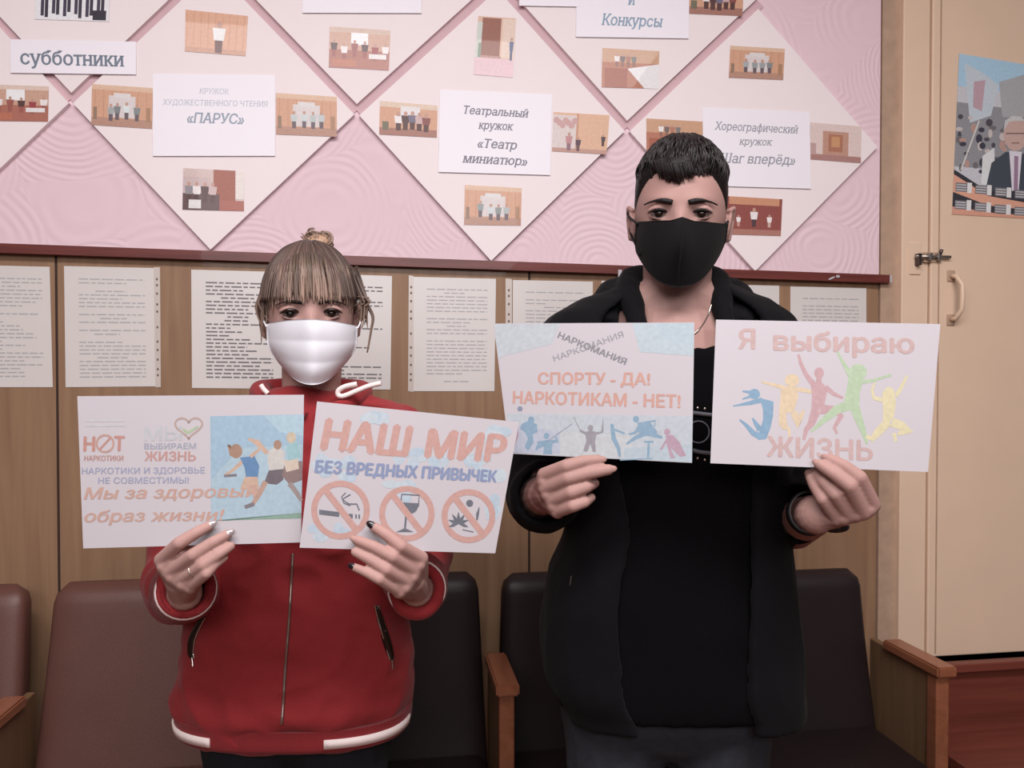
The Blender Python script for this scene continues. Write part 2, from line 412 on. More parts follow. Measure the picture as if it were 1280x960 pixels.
# sliding bolt
b = MB(); p = onwall(1146, 322, DF); q = onwall(1186, 322, DF); zc = p[2]
kx = lambda px, py=320: onwall(px, py, DF)[0]
bolt = MB().box(kx(1138, 318), kx(1152, 318), DW - 0.034, DW - 0.028, onwall(1146, 343, DF)[2], onwall(1146, 303, DF)[2], 0.002).build('keeper_plate', MT['tan'], frame, False)
bolt = MB().box(kx(1154), kx(1176), DF - 0.003, DF + 0.002, zc - 0.013, zc + 0.015, 0.001).build('door_bolt', MT['tan_side'], door, False)
MB().tube([(kx(1142), DF - 0.010, zc + 0.002), (kx(1185), DF - 0.010, zc + 0.002)], 0.0045, 10).build('bolt_rod', MT['steel'], bolt)
MB().box(kx(1144), kx(1148), DF - 0.016, DF + 0.004, zc - 0.022, zc + 0.010, 0.001).build('bolt_catch', MT['darksteel'], bolt, False)
MB().tube([(kx(1171), DF - 0.010, zc + 0.002), (kx(1171), DF - 0.02, zc + 0.02)], [0.004, 0.005], 10).build('bolt_knob', MT['darksteel'], bolt)
for px in (1157, 1168):
    MB().box(kx(px), kx(px + 4), DF - 0.017, DF - 0.001, zc - 0.008, zc + 0.012, 0.002).build('bolt_guide', MT['steel'], bolt, False)
# handle
hx = kx(1188, 370); z1, z0 = onwall(1188, 345, DF)[2], onwall(1188, 400, DF)[2]
hd = MB()
hd.tube([(hx, DF + 0.002, z1), (hx + 0.002, DF - 0.022, z1 - 0.004), (hx + 0.008, DF - 0.036, z1 - 0.028), (hx + 0.009, DF - 0.036, (z0 + z1) / 2), (hx + 0.008, DF - 0.036, z0 + 0.028), (hx + 0.002, DF - 0.022, z0 + 0.004), (hx, DF + 0.002, z0)], [0.007, 0.0065, 0.006, 0.0065, 0.006, 0.0065, 0.007], 12)
hnd = hd.build('door_handle', MT['tan'], door)
for z in (z1, z0): MB().box(hx - 0.012, hx + 0.012, DF - 0.004, DF + 0.002, z - 0.016, z + 0.016, 0.003).build('handle_plate', MT['tan_side'], hnd)
# steps below the door
sx0 = xp + 0.045; zs = onwall(1230, 905, DW - 0.10)[2]
st = empty('wooden_steps', ((sx0 + XR) / 2, DW - 0.2, 0))
tag(st, 'dark red painted wooden steps under the tan door, right of the end armrest', 'steps')
MB().box(sx0, XR - 0.05, DW - 0.06, DW - 0.005, 0, zdb - 0.006, 0.003).build('upper_riser', MT['step'], st, False)
MB().box(sx0, XR - 0.05, DW - 0.085, DW - 0.005, zdb - 0.030, zdb - 0.006, 0.004).build('upper_tread', MT['step'], st, False)
MB().box(sx0, XR - 0.05, DW - 0.36, DW - 0.06, zs - 0.03, zs, 0.004).build('lower_tread', MT['step'], st, False)
MB().box(sx0, XR - 0.05, DW - 0.34, DW - 0.32, 0, zs - 0.03, 0.002).build('lower_riser', MT['step'], st, False)

# ------------------------------------------------------------------ diamond display boards
DB = DW - 0.024
def diamond(L, T, R, B, label):
    g = 2.0
    c = np.mean([L, T, R, B], axis=0)
    pts = []
    for p in (L, T, R, B):
        p = np.array(p, float); d = c - p; d /= np.linalg.norm(d); pts.append(onwall(*(p + d * g * 1.5), DB))
    v, f = prism(pts, DB, DW - 0.011)
    o = obj('display_board', v, f, MT['diamond'], None, False)
    return tag(o, label, 'display board', 'white diamond display boards on the pink wall')
diamond((-262, 110), (-85, -62), (89, 129), (-87, 296), 'white diamond board cut by the left edge of the photo, lower row, on pink plaster')
diamond((88, 129), (268, -42), (446, 143), (263, 315), 'white diamond board of the lower row whose sheet reads ПАРУС')
diamond((446, 144), (622, -16), (784, 164), (614, 329), 'white diamond board of the lower row whose sheet reads Театральный кружок')
diamond((784, 164), (948, 8), (1100, 184), (944, 342), 'white diamond board at the right end of the lower row, behind the man')
diamond((-88, -70), (88, -250), (268, -52), (89, 119), 'white diamond board of the upper row behind the sign reading субботники')
diamond((269, -50), (446, -230), (622, -27), (446, 133), 'white diamond board of the upper row above the woman, between two lower boards')
diamond((622, -27), (790, -205), (950, -2), (784, 154), 'white diamond board of the upper row carrying the sheet reading Конкурсы')

# mauve strips showing between neighbouring boards
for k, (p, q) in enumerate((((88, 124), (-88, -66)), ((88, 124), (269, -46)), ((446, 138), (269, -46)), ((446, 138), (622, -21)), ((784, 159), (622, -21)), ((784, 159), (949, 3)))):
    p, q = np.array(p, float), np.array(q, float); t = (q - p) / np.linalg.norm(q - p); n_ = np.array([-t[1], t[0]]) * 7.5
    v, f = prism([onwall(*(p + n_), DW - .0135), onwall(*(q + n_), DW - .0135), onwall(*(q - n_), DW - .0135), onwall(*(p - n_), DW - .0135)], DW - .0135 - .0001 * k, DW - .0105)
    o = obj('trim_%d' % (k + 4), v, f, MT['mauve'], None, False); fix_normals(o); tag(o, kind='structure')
# ------------------------------------------------------------------ snapshots and sheets pinned on the boards
def snap(name, quad, base, label, cat, y0=None, dy=(0, 0, 0, 0), th=0.0005, mt='paper', group=None):
    y0 = (DB - 0.0012) if y0 is None else y0
    p = [onwall(px, py, y0 - k) for (px, py), k in zip(quad, dy)]
    p[2] = p[1] + p[3] - p[0] if any(dy) else p[2]
    v, f = slab(p, th)
    o = obj(name, v, f, MT[mt], None, False); tag(o, label, cat, group)
    pr = Print(p[0], p[1], p[3], 0.00015)
    return o, pr
def C(*a): return pc(a, (240, 232, 232), 0.85)
ORA = C(214, 160, 132); DRK = C(92, 62, 60); RED = C(160, 92, 84); WHT = C(240, 226, 224); MAU = C(196, 156, 156); BRN = C(150, 104, 88); GRY = C(150, 140, 144)
def mapq(q):
    q = [np.array(p, float) for p in q]
    return lambda u, v: tuple((q[0] * (1 - u) + q[1] * u) * (1 - v) + (q[3] * (1 - u) + q[2] * u) * v)
def little_person(pr, m, u, v, h, top, leg, head=C(196, 150, 134)):
    w_ = h * 0.28
    pr.poly([m(u - w_ * .30, v + h * .55), m(u + w_ * .30, v + h * .55), m(u + w_ * .26, v + h), m(u - w_ * .26, v + h)], leg)
    pr.poly([m(u - w_ * .5, v + h * .2), m(u + w_ * .5, v + h * .2), m(u + w_ * .38, v + h * .6), m(u - w_ * .38, v + h * .6)], top)
    x, y = m(u, v + h * .1); pr.ell(x, y, h * 4.5, h * 5.5, head, 10)
PHG = 'colour snapshots pinned on the diamond boards'
def photo(quad, label, kind):
    o, pr = snap('snapshot', quad, None, label, 'photograph', group=PHG)
    m = mapq(quad); R_ = random.Random(label)
    U = lambda u0, v0, u1, v1, c: pr.poly([m(u0, v0), m(u1, v0), m(u1, v1), m(u0, v1)], c)
    if kind == 'stage':          # wooden hall stage with a light backdrop and performers
        U(0, 0, 1, 1, ORA); U(0, 0, 1, .12, C(224, 184, 158)); U(0, .8, 1, 1, C(186, 140, 122))
        for k in range(7): U(.05 + k * .14, .12, .065 + k * .14, .8, C(204, 146, 118))
        U(.28, .25, .72, .78, C(222, 206, 204)); U(.36, .18, .64, .3, C(226, 214, 212))
        for k in range(4): little_person(pr, m, .3 + k * .14 + R_.uniform(-.03, .03), .42 + R_.uniform(-.04, .04), .42, C(*[R_.randint(120, 226)] * 3), C(110, 92, 98))
        U(.03, .55, .09, .85, C(150, 120, 100)); U(.9, .5, .97, .85, C(176, 132, 104))
    elif kind == 'group':
        U(0, 0, 1, 1, ORA); U(0, 0, 1, .16, C(226, 196, 176)); U(0, .78, 1, 1, C(170, 118, 104)); U(.36, .1, .7, .5, C(232, 220, 218))
        for k in range(5): little_person(pr, m, .33 + k * .12, .3 + R_.uniform(-.05, .03), .55, [WHT, DRK, C(120, 110, 130), C(206, 170, 168), C(140, 80, 76)][k], DRK)
        U(.05, .6, .16, .85, C(120, 110, 92))
    elif kind == 'single':
        U(0, 0, 1, 1, C(222, 166, 138))
        for k in range(9): U(.02 + k * .115, 0, .032 + k * .115, .9, C(210, 150, 122))
        U(0, .88, 1, 1, C(206, 152, 128)); little_person(pr, m, .55, .22, .76, C(238, 230, 228), C(112, 74, 72))
    elif kind == 'banquet':
        U(0, 0, 1, 1, C(206, 160, 140)); U(0, .55, 1, 1, C(176, 110, 94)); U(.36, .1, .64, .42, C(244, 236, 236)); U(0, 0, 1, .12, C(226, 196, 182))
        for k in range(6): little_person(pr, m, .08 + k * .17, .34 + R_.uniform(-.05, .05), .42, [DRK, WHT, RED, DRK, C(160, 70, 72), WHT][k], RED)
        U(.05, .78, .45, .95, C(190, 116, 92)); U(.66, .62, .95, .74, C(236, 224, 222))
    elif kind == 'office':
        U(0, 0, 1, 1, C(214, 186, 180)); U(.5, 0, .86, .75, C(164, 92, 74)); U(.5, .75, 1, 1, C(172, 98, 84)); U(0, .6, .6, 1, C(104, 74, 74)); U(.86, 0, 1, .7, C(232, 216, 210)); U(0, .2, .45, .6, C(206, 178, 176))
        for k in range(4): little_person(pr, m, .1 + k * .13, .32, .5, [GRY, WHT, DRK, C(210, 180, 178)][k], DRK)
        U(.1, .75, .3, .96, C(232, 222, 220))
    elif kind == 'door':
        U(0, 0, 1, 1, C(222, 180, 160)); U(.12, .02, .62, .68, C(150, 92, 74)); U(0, .1, .13, .7, C(206, 206, 196)); U(0, .7, 1, 1, C(228, 188, 194)); U(.66, .02, 1, .68, C(230, 200, 184)); U(.1, .66, .66, .7, C(190, 140, 130))
        little_person(pr, m, .92, .32, .4, C(84, 92, 130), C(80, 84, 116))
        U(.06, .45, .14, .7, C(140, 150, 130))
    elif kind == 'table':
        U(0, 0, 1, 1, C(186, 120, 96)); U(0, 0, 1, .35, C(206, 158, 128)); pr.poly([m(.45, .5), m(1, .35), m(1, 1), m(.75, 1)], C(238, 228, 228)); U(.05, .5, .45, 1, C(168, 96, 76))
        for k in range(4): little_person(pr, m, .26 + k * .1, .12, .34, [WHT, C(120, 100, 100), C(180, 120, 100), C(130, 120, 116)][k], BRN)
    elif kind == 'dance':
        U(0, 0, 1, 1, C(150, 82, 76)); U(.05, 0, .95, .2, C(206, 146, 116)); U(0, .85, 1, 1, C(178, 122, 110)); 
        for k, (u, h) in enumerate(((.22, .3), (.5, .5), (.78, .34))): little_person(pr, m, u, .78 - h, h, WHT, [C(200, 150, 140), C(90, 66, 70), C(206, 170, 160)][k])
    elif kind == 'hall':
        U(0, 0, 1, 1, C(228, 200, 194)); U(.25, .2, .75, .85, C(196, 148, 130)); U(.36, .28, .64, .75, C(178, 120, 98)); U(.42, .34, .58, .62, C(206, 150, 110)); U(0, .84, 1, 1, C(178, 130, 124)); U(0, .55, .12, .86, C(196, 158, 154))
    elif kind == 'play':
        U(0, 0, 1, 1, C(226, 178, 150)); U(0, .06, .42, .95, C(224, 204, 200)); U(.42, 0, .46, .9, C(206, 150, 124)); U(0, .9, 1, 1, C(196, 150, 136))
        for k in range(7): x, y = m(.06 + k * .055, .2 + .06 * (k % 3)); pr.ell(x, y, 4, 4, C(206, 160, 156), 10)
        little_person(pr, m, .3, .5, .46, C(196, 140, 140), C(150, 110, 120)); little_person(pr, m, .47, .6, .36, C(96, 70, 80), C(110, 80, 84)); little_person(pr, m, .92, .5, .3, C(90, 70, 76), DRK)
    elif kind == 'white':
        U(0, 0, 1, 1, C(238, 230, 232))
        for k in range(6): 
            u = .13 + k * .15; U(u - .05, .45, u - .005, .92 - .05 * (k % 2), C(70, 60, 78)); U(u + .005, .45, u + .05, .95 - .06 * (k % 3), C(60, 52, 66)); U(u - .06, 0, u + .06, .5, [C(90, 80, 100), C(120, 110, 130)][k % 2])
        U(.78, .78, .96, .98, C(50, 44, 54))
    pr.build('picture', MT['photo'], o)
photo([(45, -36), (139, -34), (136, 27), (43, 24)], 'snapshot of dark trouser legs standing on white, above the sign reading субботники', 'white')
photo([(-22, 105), (61, 108), (60, 152), (-22, 151)], 'snapshot of banquet guests with a pink dress, cut by the left edge of the photo', 'banquet')
photo([(115, 105), (191, 110), (190, 161), (114, 156)], 'snapshot of a decorated stage left of the sheet reading ПАРУС', 'stage')
photo([(345, 116), (421, 121), (421, 171), (345, 168)], 'snapshot of a white stage backdrop right of the sheet reading ПАРУС', 'stage')
photo([(232, 12), (310, 20), (307, 70), (231, 64)], 'snapshot of one white-shirted singer before a panelled wall', 'single')
photo([(229, 210), (305, 214), (305, 264), (228, 262)], 'snapshot of people at desks by a brown door, under the sheet reading ПАРУС', 'office')
photo([(412, 33), (488, 38), (486, 88), (411, 84)], 'snapshot of seated guests in a hall with a bright window, on an upper board', 'banquet')
photo([(598, 20), (645, 23), (641, 97), (592, 93)], 'upright snapshot of a tall brown door and a figure in blue', 'door')
photo([(475, 126), (547, 132), (546, 172), (474, 168)], 'snapshot of a performing group left of the sheet reading Театральный кружок', 'group')
photo([(692, 140), (762, 144), (758, 193), (690, 189)], 'snapshot of a pale stage scene right of the sheet reading Театральный кружок', 'play')
photo([(581, 231), (652, 235), (651, 282), (580, 281)], 'snapshot of a stage under the sheet reading Театральный кружок', 'stage')
photo([(861, -25), (930, -22), (928, 20), (860, 17)], 'snapshot of a row of people cut by the top edge, right of Конкурсы', 'group')
photo([(753, 60), (824, 64), (823, 111), (752, 109)], 'snapshot of a long white table seen along, under the sheet reading Конкурсы', 'table')
photo([(913, 57), (981, 61), (979, 100), (911, 97)], 'snapshot of a decorated stage near the top of the right end board', 'stage')
photo([(808, 148), (879, 152), (878, 200), (808, 196)], 'snapshot half hidden behind the dark hair of the man', 'table')
photo([(1013, 153), (1077, 158), (1076, 204), (1012, 199)], 'snapshot of an empty hall with framed stage, at the right corner of the end board', 'hall')
photo([(908, 245), (978, 249), (976, 295), (908, 293)], 'snapshot of dancers in white on a dark red stage, beside the black mask', 'dance')

SG = 'white title sheets on the diamond boards'
INK = C(140, 134, 146); BLUE = C(150, 166, 186)
o, pr = snap('title_sheet', [(13, 49), (170, 52), (168, 95), (13, 91)], None, 'white sign with the single word субботники, at the upper left', 'sign', dy=(.001, .001, .003, .003), mt='signpaper', group=SG)
pr.text('субботники', (26, 80), (155, 83), 17.5, C(122, 128, 142), 0, .03, True); pr.build('lettering', MT['printm'], o)
o, pr = snap('title_sheet', [(191, 92), (344, 94), (343, 202), (191, 195)], None, 'white sheet with faint lines and the title ПАРУС, above the woman', 'sign', dy=(.001, .001, .003, .003), mt='signpaper', group=SG)
pr.text('КРУЖОК', (249, 117), (287, 118), 7, C(196, 196, 208), .2, .01, True); pr.text('ХУДОЖЕСТВЕННОГО ЧТЕНИЯ', (203, 131), (335, 133.5), 7, C(188, 188, 202), .2, .01, True)
pr.text('«ПАРУС»', (234, 153), (305, 155), 12.5, C(158, 164, 178), .25, .03, True); pr.build('lettering', MT['printm'], o)
o, pr = snap('title_sheet', [(378, -60), (527, -58), (525, 23), (378, 16)], None, 'blank lower end of a white sheet cut by the top edge, above the woman', 'sign', dy=(.001, .001, .003, .003), mt='signpaper', group=SG)
o, pr = snap('title_sheet', [(550, 112), (690, 118), (686, 223), (548, 215)], None, 'white sheet on a lower diamond, title Театральный кружок Театр миниатюр in four lines', 'sign', dy=(.001, .001, .003, .003), mt='signpaper', group=SG)
for t, a, b_, c in (('Театральный', (580, 142), (661, 147), 10), ('кружок', (598, 161), (642, 163), 10), ('«Театр', (597, 184), (646, 187), 11), ('миниатюр»', (578, 203), (659, 207), 11)):
    pr.text(t, a, b_, c, INK, .28, .03, True)
pr.build('lettering', MT['printm'], o)
o, pr = snap('title_sheet', [(649, -50), (724, -48), (722, 10), (649, 7)], None, 'corner of a white sheet with dark lower edge, cut by the top edge', 'sign', dy=(.001, .001, .003, .003), mt='signpaper', group=SG)
o, pr = snap('title_sheet', [(721, -42), (862, -38), (859, 50), (720, 46)], None, 'white sheet whose blue word reads Конкурсы, at the top edge', 'sign', dy=(.001, .001, .003, .003), mt='signpaper', group=SG)
pr.text('и', (785, 6), (795, 6), 15, BLUE, .28, .03, True); pr.text('Конкурсы', (752, 31), (829, 34), 14, BLUE, .28, .03, True); pr.build('lettering', MT['printm'], o)
o, pr = snap('title_sheet', [(878, 134), (1012, 140), (1010, 238), (880, 232)], None, 'white sheet reading Хореографический кружок Шаг вперёд, beside the hair of the man', 'sign', dy=(.001, .001, .003, .003), mt='signpaper', group=SG)
for t, a, b_, c in (('Хореографический', (893, 162), (998, 167), 10), ('кружок', (924, 181), (966, 182), 9), ('«Шаг вперёд»', (893, 203), (994, 206), 12)):
    pr.text(t, a, b_, c, C(160, 156, 166), .28, .02, True)
pr.build('lettering', MT['printm'], o)

# ------------------------------------------------------------------ typed notices in a row under the rail
NG = 'typed notices in a row under the dark red rail'
YN = DW - 0.0075
def notice(quad, label, seed, strip=None, mt='docpaper', dense=0.7, bold=False):
    o, pr = snap('notice', quad, None, label, 'notice', y0=YN, mt=mt, group=NG)
    m = mapq(quad); R_ = random.Random(seed); v = .10
    c = C(176, 170, 172) if not bold else C(120, 112, 114)
    k = 0
    while v < .92:
        r = R_.random()
        if r < .12: v += .035; continue
        u0, u1 = (.16, .9)
        if r < .22: u0, u1 = .32 + R_.uniform(0, .1), .6 + R_.uniform(0, .1)
        elif r > dense: u1 = R_.uniform(.4, .85)
        u = u0
        while u < u1:
            wl = R_.uniform(.04, .13); e = min(u + wl, u1)
            pr.poly([m(u, v), m(e, v), m(e, v + (.012 if bold else .009)), m(u, v + (.012 if bold else .009))], c); u = e + .02
        v += .032
    pr.build('typed_lines', MT['printm'], o)
    if strip:
        q = [onwall(px, py, YN + 0.0002) for px, py in strip]; vv, ff = slab(q, 0.0004); so = obj('punched_strip', vv, ff, MT['sleeve'], o, False)
        p2 = Print(q[0], q[1], q[3], 0.0003); mm = mapq(strip)
        for t in (.1, .15, .22, .31, .37, .5, .62, .69, .77, .85, .9): p2.ell(*mm(.5, t), 1.3, 1.7, C(110, 92, 84), 8)
        p2.build('hole_pattern', MT['printm'], so)
    return o
notice([(-40, 331), (62, 333.5), (66, 484), (-40, 484)], 'pale typed notice in plastic, cut by the left edge of the photo', 3, dense=.5)
notice([(80, 332.5), (192, 335), (194, 483), (82, 484)], 'densely typed notice left of the wooden gap, holed strip on its right', 5, [(192, 334), (200, 334), (201, 484), (194, 484)], dense=.9)
notice([(239, 337), (352, 340), (353, 486), (240, 485)], 'bold typed notice partly hidden by the hair of the woman on its right', 8, bold=True)
notice([(376, 341), (490, 345), (488, 487), (376, 486)], 'bold typed notice mostly behind the head of the woman', 11, bold=True)
notice([(517, 346), (620, 348.5), (618, 489), (517, 489)], 'typed notice with a holed strip on its left, between woman and man', 13, [(511, 344), (517, 345), (517, 490), (510, 489)], dense=.8)
notice([(641, 350), (741, 352), (741, 494), (641, 492)], 'typed notice with a holed strip, above the poster reading СПОРТУ - ДА', 17, [(632, 348), (640, 349), (640, 492), (632, 492)], dense=.9)
notice([(752, 351), (856, 353), (856, 495), (752, 494)], 'notice almost wholly behind the man, left edge at his shoulder', 19)
notice([(868, 355), (974, 357), (974, 497), (868, 496)], 'notice showing one upper corner over the hood of the man', 23)
notice([(988, 358), (1083, 360), (1083, 499), (988, 498)], 'notice at the right end of the row, above the poster reading Я выбираю', 29, dense=.9)
pt = onwall(775, 341, DW - 0.032)
tag(MB().box(pt[0] - .005, pt[0] + .005, DW - .0335, DW - .0302, pt[2] - .011, pt[2] + .008, .001).build('paper_scrap', MT['paper'], None, False), 'tiny white upright paper scrap on the rail left of the man', 'scrap')
pt = onwall(1045, 346.5, DW - 0.032)
q = MB(); q.ellipsoid(pt + np.array([-.012, .0005, -.003]), ([.010, 0, .004], [0, .002, 0], [0, 0, .003])); q.ellipsoid(pt + np.array([.006, .0005, .002]), ([.006, 0, 0], [0, .002, 0], [0, 0, .004]))
tag(q.build('paper_scrap', MT['paper']), 'torn white paper scrap stuck on the rail right of the man', 'scrap')

# ------------------------------------------------------------------ wall calendar on the door
quad = [(1199, 67), (1340, 90), (1336, 276), (1190, 268)]
o, pr = snap('wall_calendar', quad, None, 'poster calendar with a suited man and flags, stuck on the tan door', 'calendar', y0=DF - 0.0015)
m = mapq(quad)
U = lambda u0, v0, u1, v1, c: pr.poly([m(u0, v0), m(u1, v0), m(u1, v1), m(u0, v1)], c)
U(0, 0, 1, 1, C(206, 200, 206)); U(0, 0, 1, .2, C(176, 204, 224)); U(0, .3, 1, .7, C(150, 146, 150))
pr.poly([m(.05, .05), m(.22, .1), m(.36, .16), m(.3, .36), m(.12, .42)], C(202, 206, 214)); pr.poly([m(.36, .14), m(.6, .06), m(.62, .34), m(.4, .36)], C(176, 172, 174)); pr.poly([m(.6, .05), m(1, .1), m(1, .4), m(.62, .4)], C(160, 158, 160))
pr.poly([m(.14, .16), m(.24, .14), m(.22, .34), m(.14, .32)], C(196, 160, 170))
R_ = random.Random(2)
for k in range(36):
    x, y = m(R_.uniform(.02, .45), R_.uniform(.38, .72)); pr.ell(x, y, R_.uniform(2, 5), R_.uniform(2, 6), [C(84, 78, 86), C(120, 110, 112), C(206, 190, 186), C(70, 66, 78), C(190, 150, 140)][k % 5], 10)
pr.stroke([m(.2, .4), m(.06, .72)], 2, C(214, 206, 200))
pr.poly([m(.24, .62), m(.34, .56), m(.36, .8), m(.24, .8)], C(226, 222, 222))
pr.poly([m(.28, .82), m(.32, .66), m(.44, .58), m(.62, .58), m(.78, .66), m(.84, .9), m(.3, .9)], C(74, 78, 88))
pr.poly([m(.47, .57), m(.58, .57), m(.56, .86), m(.51, .86)], C(228, 216, 224)); pr.poly([m(.515, .6), m(.55, .6), m(.556, .84), m(.52, .84)], C(160, 128, 150))
x, y = m(.52, .46); pr.ell(x, y, 15, 21, C(206, 170, 160)); pr.poly([(x - 15, y - 4), (x - 13, y - 17), (x - 4, y - 23), (x + 7, y - 22), (x + 14, y - 14), (x + 8, y - 17), (x - 8, y - 16)], C(206, 200, 200)); pr.stroke([(x - 12, y - 1), (x + 12, y - 1)], 1.6, C(130, 104, 104)); pr.stroke([(x - 5, y + 11), (x + 5, y + 11)], 1.5, C(160, 110, 108))
pr.poly([m(0, .72), m(.3, .84), m(.6, .82), m(1, .9), m(1, 1), m(0, 1)], C(62, 60, 66)); pr.poly([m(0, .75), m(.3, .87), m(1, .93), m(1, .96), m(.3, .93), m(0, .86)], C(226, 164, 140)); pr.poly([m(0, .95), m(.4, .98), m(1, .97), m(1, 1), m(0, 1)], C(222, 158, 136))
for j in range(2):
    for k in range(5):
        u = .02 + k * .17; v0 = .80 + j * .11 + k * .006
        U(u, v0, u + .1, v0 + .055, C(120, 114, 118)); U(u + .1, v0 - .005, u + .14, v0 + .06, C(232, 224, 222))
        for r_ in range(3): U(u + .006, v0 + .008 + r_ * .016, u + .094, v0 + .016 + r_ * .016, C(196, 188, 190))
pr.build('picture', MT['photo'], o)

# ------------------------------------------------------------------ auditorium chairs
ARMZ = 0.60
def chair(x0, x1, lm, label, arm=True, left_arm=False, dz=0.0, ARMZ=0.60, sz=0.0, lean=.06):
    cx = (x0 + x1) / 2; r = empty('auditorium_chair', (cx, CH - .1, 0)); tag(r, label, 'chair', 'row of joined auditorium chairs along the wall')
    wd = (x1 - x0) / 2 - 0.012
    # backrest: padded, leaning slab with rounded top corners, tapering to the top
    nz_, nx_ = 22, 20; rings = []
    H0, H1 = 0.31, 0.765 + dz
    for i in range(nz_ + 1):
        t = i / nz_; z = H0 + (H1 - H0) * t
        e = max(0.0, (t - .90) / .10); shrink = 1 - .14 * (1 - math.sqrt(max(0, 1 - e * e * .96)))
        hw = (wd - 0.018 * t) * shrink; yo = CH + lean * t + 0.01 * math.sin(t * math.pi)
        th = (0.034 + 0.006 * math.sin(math.pi * t)) * (1 if t < .93 else math.sqrt(max(0.04, 1 - ((t - .93) / .07) ** 2 * .95)))
        ring = []
        for k in range(40):
            a = 2 * math.pi * k / 40; ca, sa = math.cos(a), math.sin(a)
            ring.append(np.array([cx + hw * math.copysign(abs(ca) ** .22, ca), yo + th * math.copysign(abs(sa) ** .55, sa), z]))
        rings.append(ring)
    MB().loft(rings).build('backrest', lm, r)
    MB().box(cx - wd + .008, cx + wd - .008, CH - 0.33, CH - 0.01, 0.300 + sz, 0.365 + sz, 0.028, 4).build('seat', lm, r)
    for s_, on in ((1, arm), (-1, left_arm)):
        if not on: continue
        xa = x1 if s_ > 0 else x0
        sp = MB().box(xa - .009, xa + .009, CH - .22, CH + .03, 0.0, ARMZ - .018, .003).build('side_panel', MT['sidewood'], r, False)
        MB().box(xa - .016, xa + .016, CH - .235, CH - .20, 0.0, ARMZ - .018, .004).build('front_post', MT['armwood'], sp, False)
        v = [(x, y, z) for x in (xa - .024, xa + .024) for (y, z) in ((CH - .25, ARMZ - .016), (CH - .045, ARMZ - .020), (CH - .045, ARMZ + .004), (CH - .25, ARMZ + .008))]
        bm = bmesh.new(); vs = [bm.verts.new(p) for p in v]
        for q in ((0, 1, 2, 3), (7, 6, 5, 4), (0, 4, 5, 1), (1, 5, 6, 2), (2, 6, 7, 3), (3, 7, 4, 0)): bm.faces.new([vs[i] for i in q])
        bmesh.ops.recalc_face_normals(bm, faces=bm.faces[:]); bmesh.ops.bevel(bm, geom=bm.edges[:], offset=.004, segments=2, affect='EDGES'); bm.verts.index_update()
        obj('armrest', [tuple(p.co) for p in bm.verts], [[p.index for p in q.verts] for q in bm.faces], MT['armwood'], r, False); bm.free()
    return r
def chx(px): return onwall(px, 800, CH)[0]
B0, B2, B4 = chx(30), chx(616), chx(1100)
B1, B3 = (B0 + B2) / 2, (B2 + B4) / 2; PITC = B1 - B0
chair(B0 - PITC, B0, MT['leather_brown'], 'brown padded chair at the left end of the row, cut by the photo edge', ARMZ=.562, sz=.02, lean=.10)
chair(B0, B1, MT['leather_brown'], 'brown padded chair beside and partly behind the woman in red', arm=False, sz=.02, lean=.10)
chair(B1, B2, MT['leather_shaded'], 'shaded padded chair between woman and man, bare armrest on its right', left_arm=True)
chair(B2, B3, MT['leather_shaded'], 'shaded padded chair mostly behind the man, right of the lone armrest', arm=False, dz=-.008)
chair(B3, B4, MT['leather_shaded'], 'shaded padded chair at the right end of the row, next to the steps', left_arm=True, dz=-.028, ARMZ=.582)

# ------------------------------------------------------------------ the four posters held up
def poster(q, label, dd):
    p = [W(*q[0], dd[0]), W(*q[1], dd[1]), None, W(*q[3], dd[2])]
    p[2] = Print(p[0], p[1], p[3]).pt(*q[2])
    v, f = slab(p, 0.0004); o = obj('poster', v, f, MT['paper'], None, False)
    tag(o, label, 'poster', 'printed landscape posters held up by the two people')
    return o, Print(p[0], p[1], p[3], 0.00015), p
def depth_on(pr, px, py): return float(np.dot(pr.pt(px, py) - CAM, Fv))

Q = [(96.6, 495.2), (380, 493.4), (376, 678), (104, 685.5)]
P1o, P1, _ = poster(Q, 'poster with jumping athletes on blue sky, held on the left by the woman', (1.10, 1.09, 1.085))
T = Print(P1.o, P1.o + P1.ex, P1.o - P1.ey, .00029)
sky = pc((172, 192, 214)); 
P1.poly([(262.7, 520.3), (380.0, 517.8), (376.4, 648), (264, 651)], sky)
P1.poly([(300, 560), (378.8, 556), (376.4, 648), (264, 651), (264, 600)], pc((184, 200, 216))); P1.poly([(330, 519), (380, 518), (379, 545), (350, 540)], pc((186, 204, 220)))
P1.poly([(285, 651), (330, 646), (376.6, 641), (376.4, 648), (264, 651)], pc((150, 172, 160)))
sk, hr, bl, dk = pc((214, 176, 160)), pc((178, 140, 124)), pc((112, 142, 184)), pc((140, 128, 136))
P1.stroke([(303, 577), (291, 588), (281, 594)], [5, 4, 3], sk); P1.ell(295, 564, 8, 9, hr); P1.stroke([(290, 560), (286, 556), (289, 570)], [5, 4, 3], hr)
P1.poly([(300, 572), (318, 570), (324, 582), (322, 602), (308, 600), (306, 585)], bl)
P1.poly([(306, 596), (322, 596), (324, 612), (318, 622), (310, 612), (300, 612)], sk); P1.stroke([(313, 571), (326, 560), (312, 548)], [5, 5, 3], sk); P1.stroke([(280, 595), (296, 594)], 3.5, dk)
P1.poly([(336, 563), (348, 557), (356, 565), (354, 588), (338, 592), (334, 575)], pc((216, 204, 202))); P1.ell(347, 556, 5, 6, hr); P1.stroke([(334, 567), (322, 552), (310, 549)], [6, 5, 3], sk)
P1.poly([(336, 588), (356, 586), (354, 600), (346, 606), (330, 604)], pc((122, 108, 116))); P1.stroke([(332, 602), (324, 618), (316, 630)], [7, 6, 5], pc((196, 158, 146))); P1.stroke([(306, 634), (318, 630)], 5, dk)
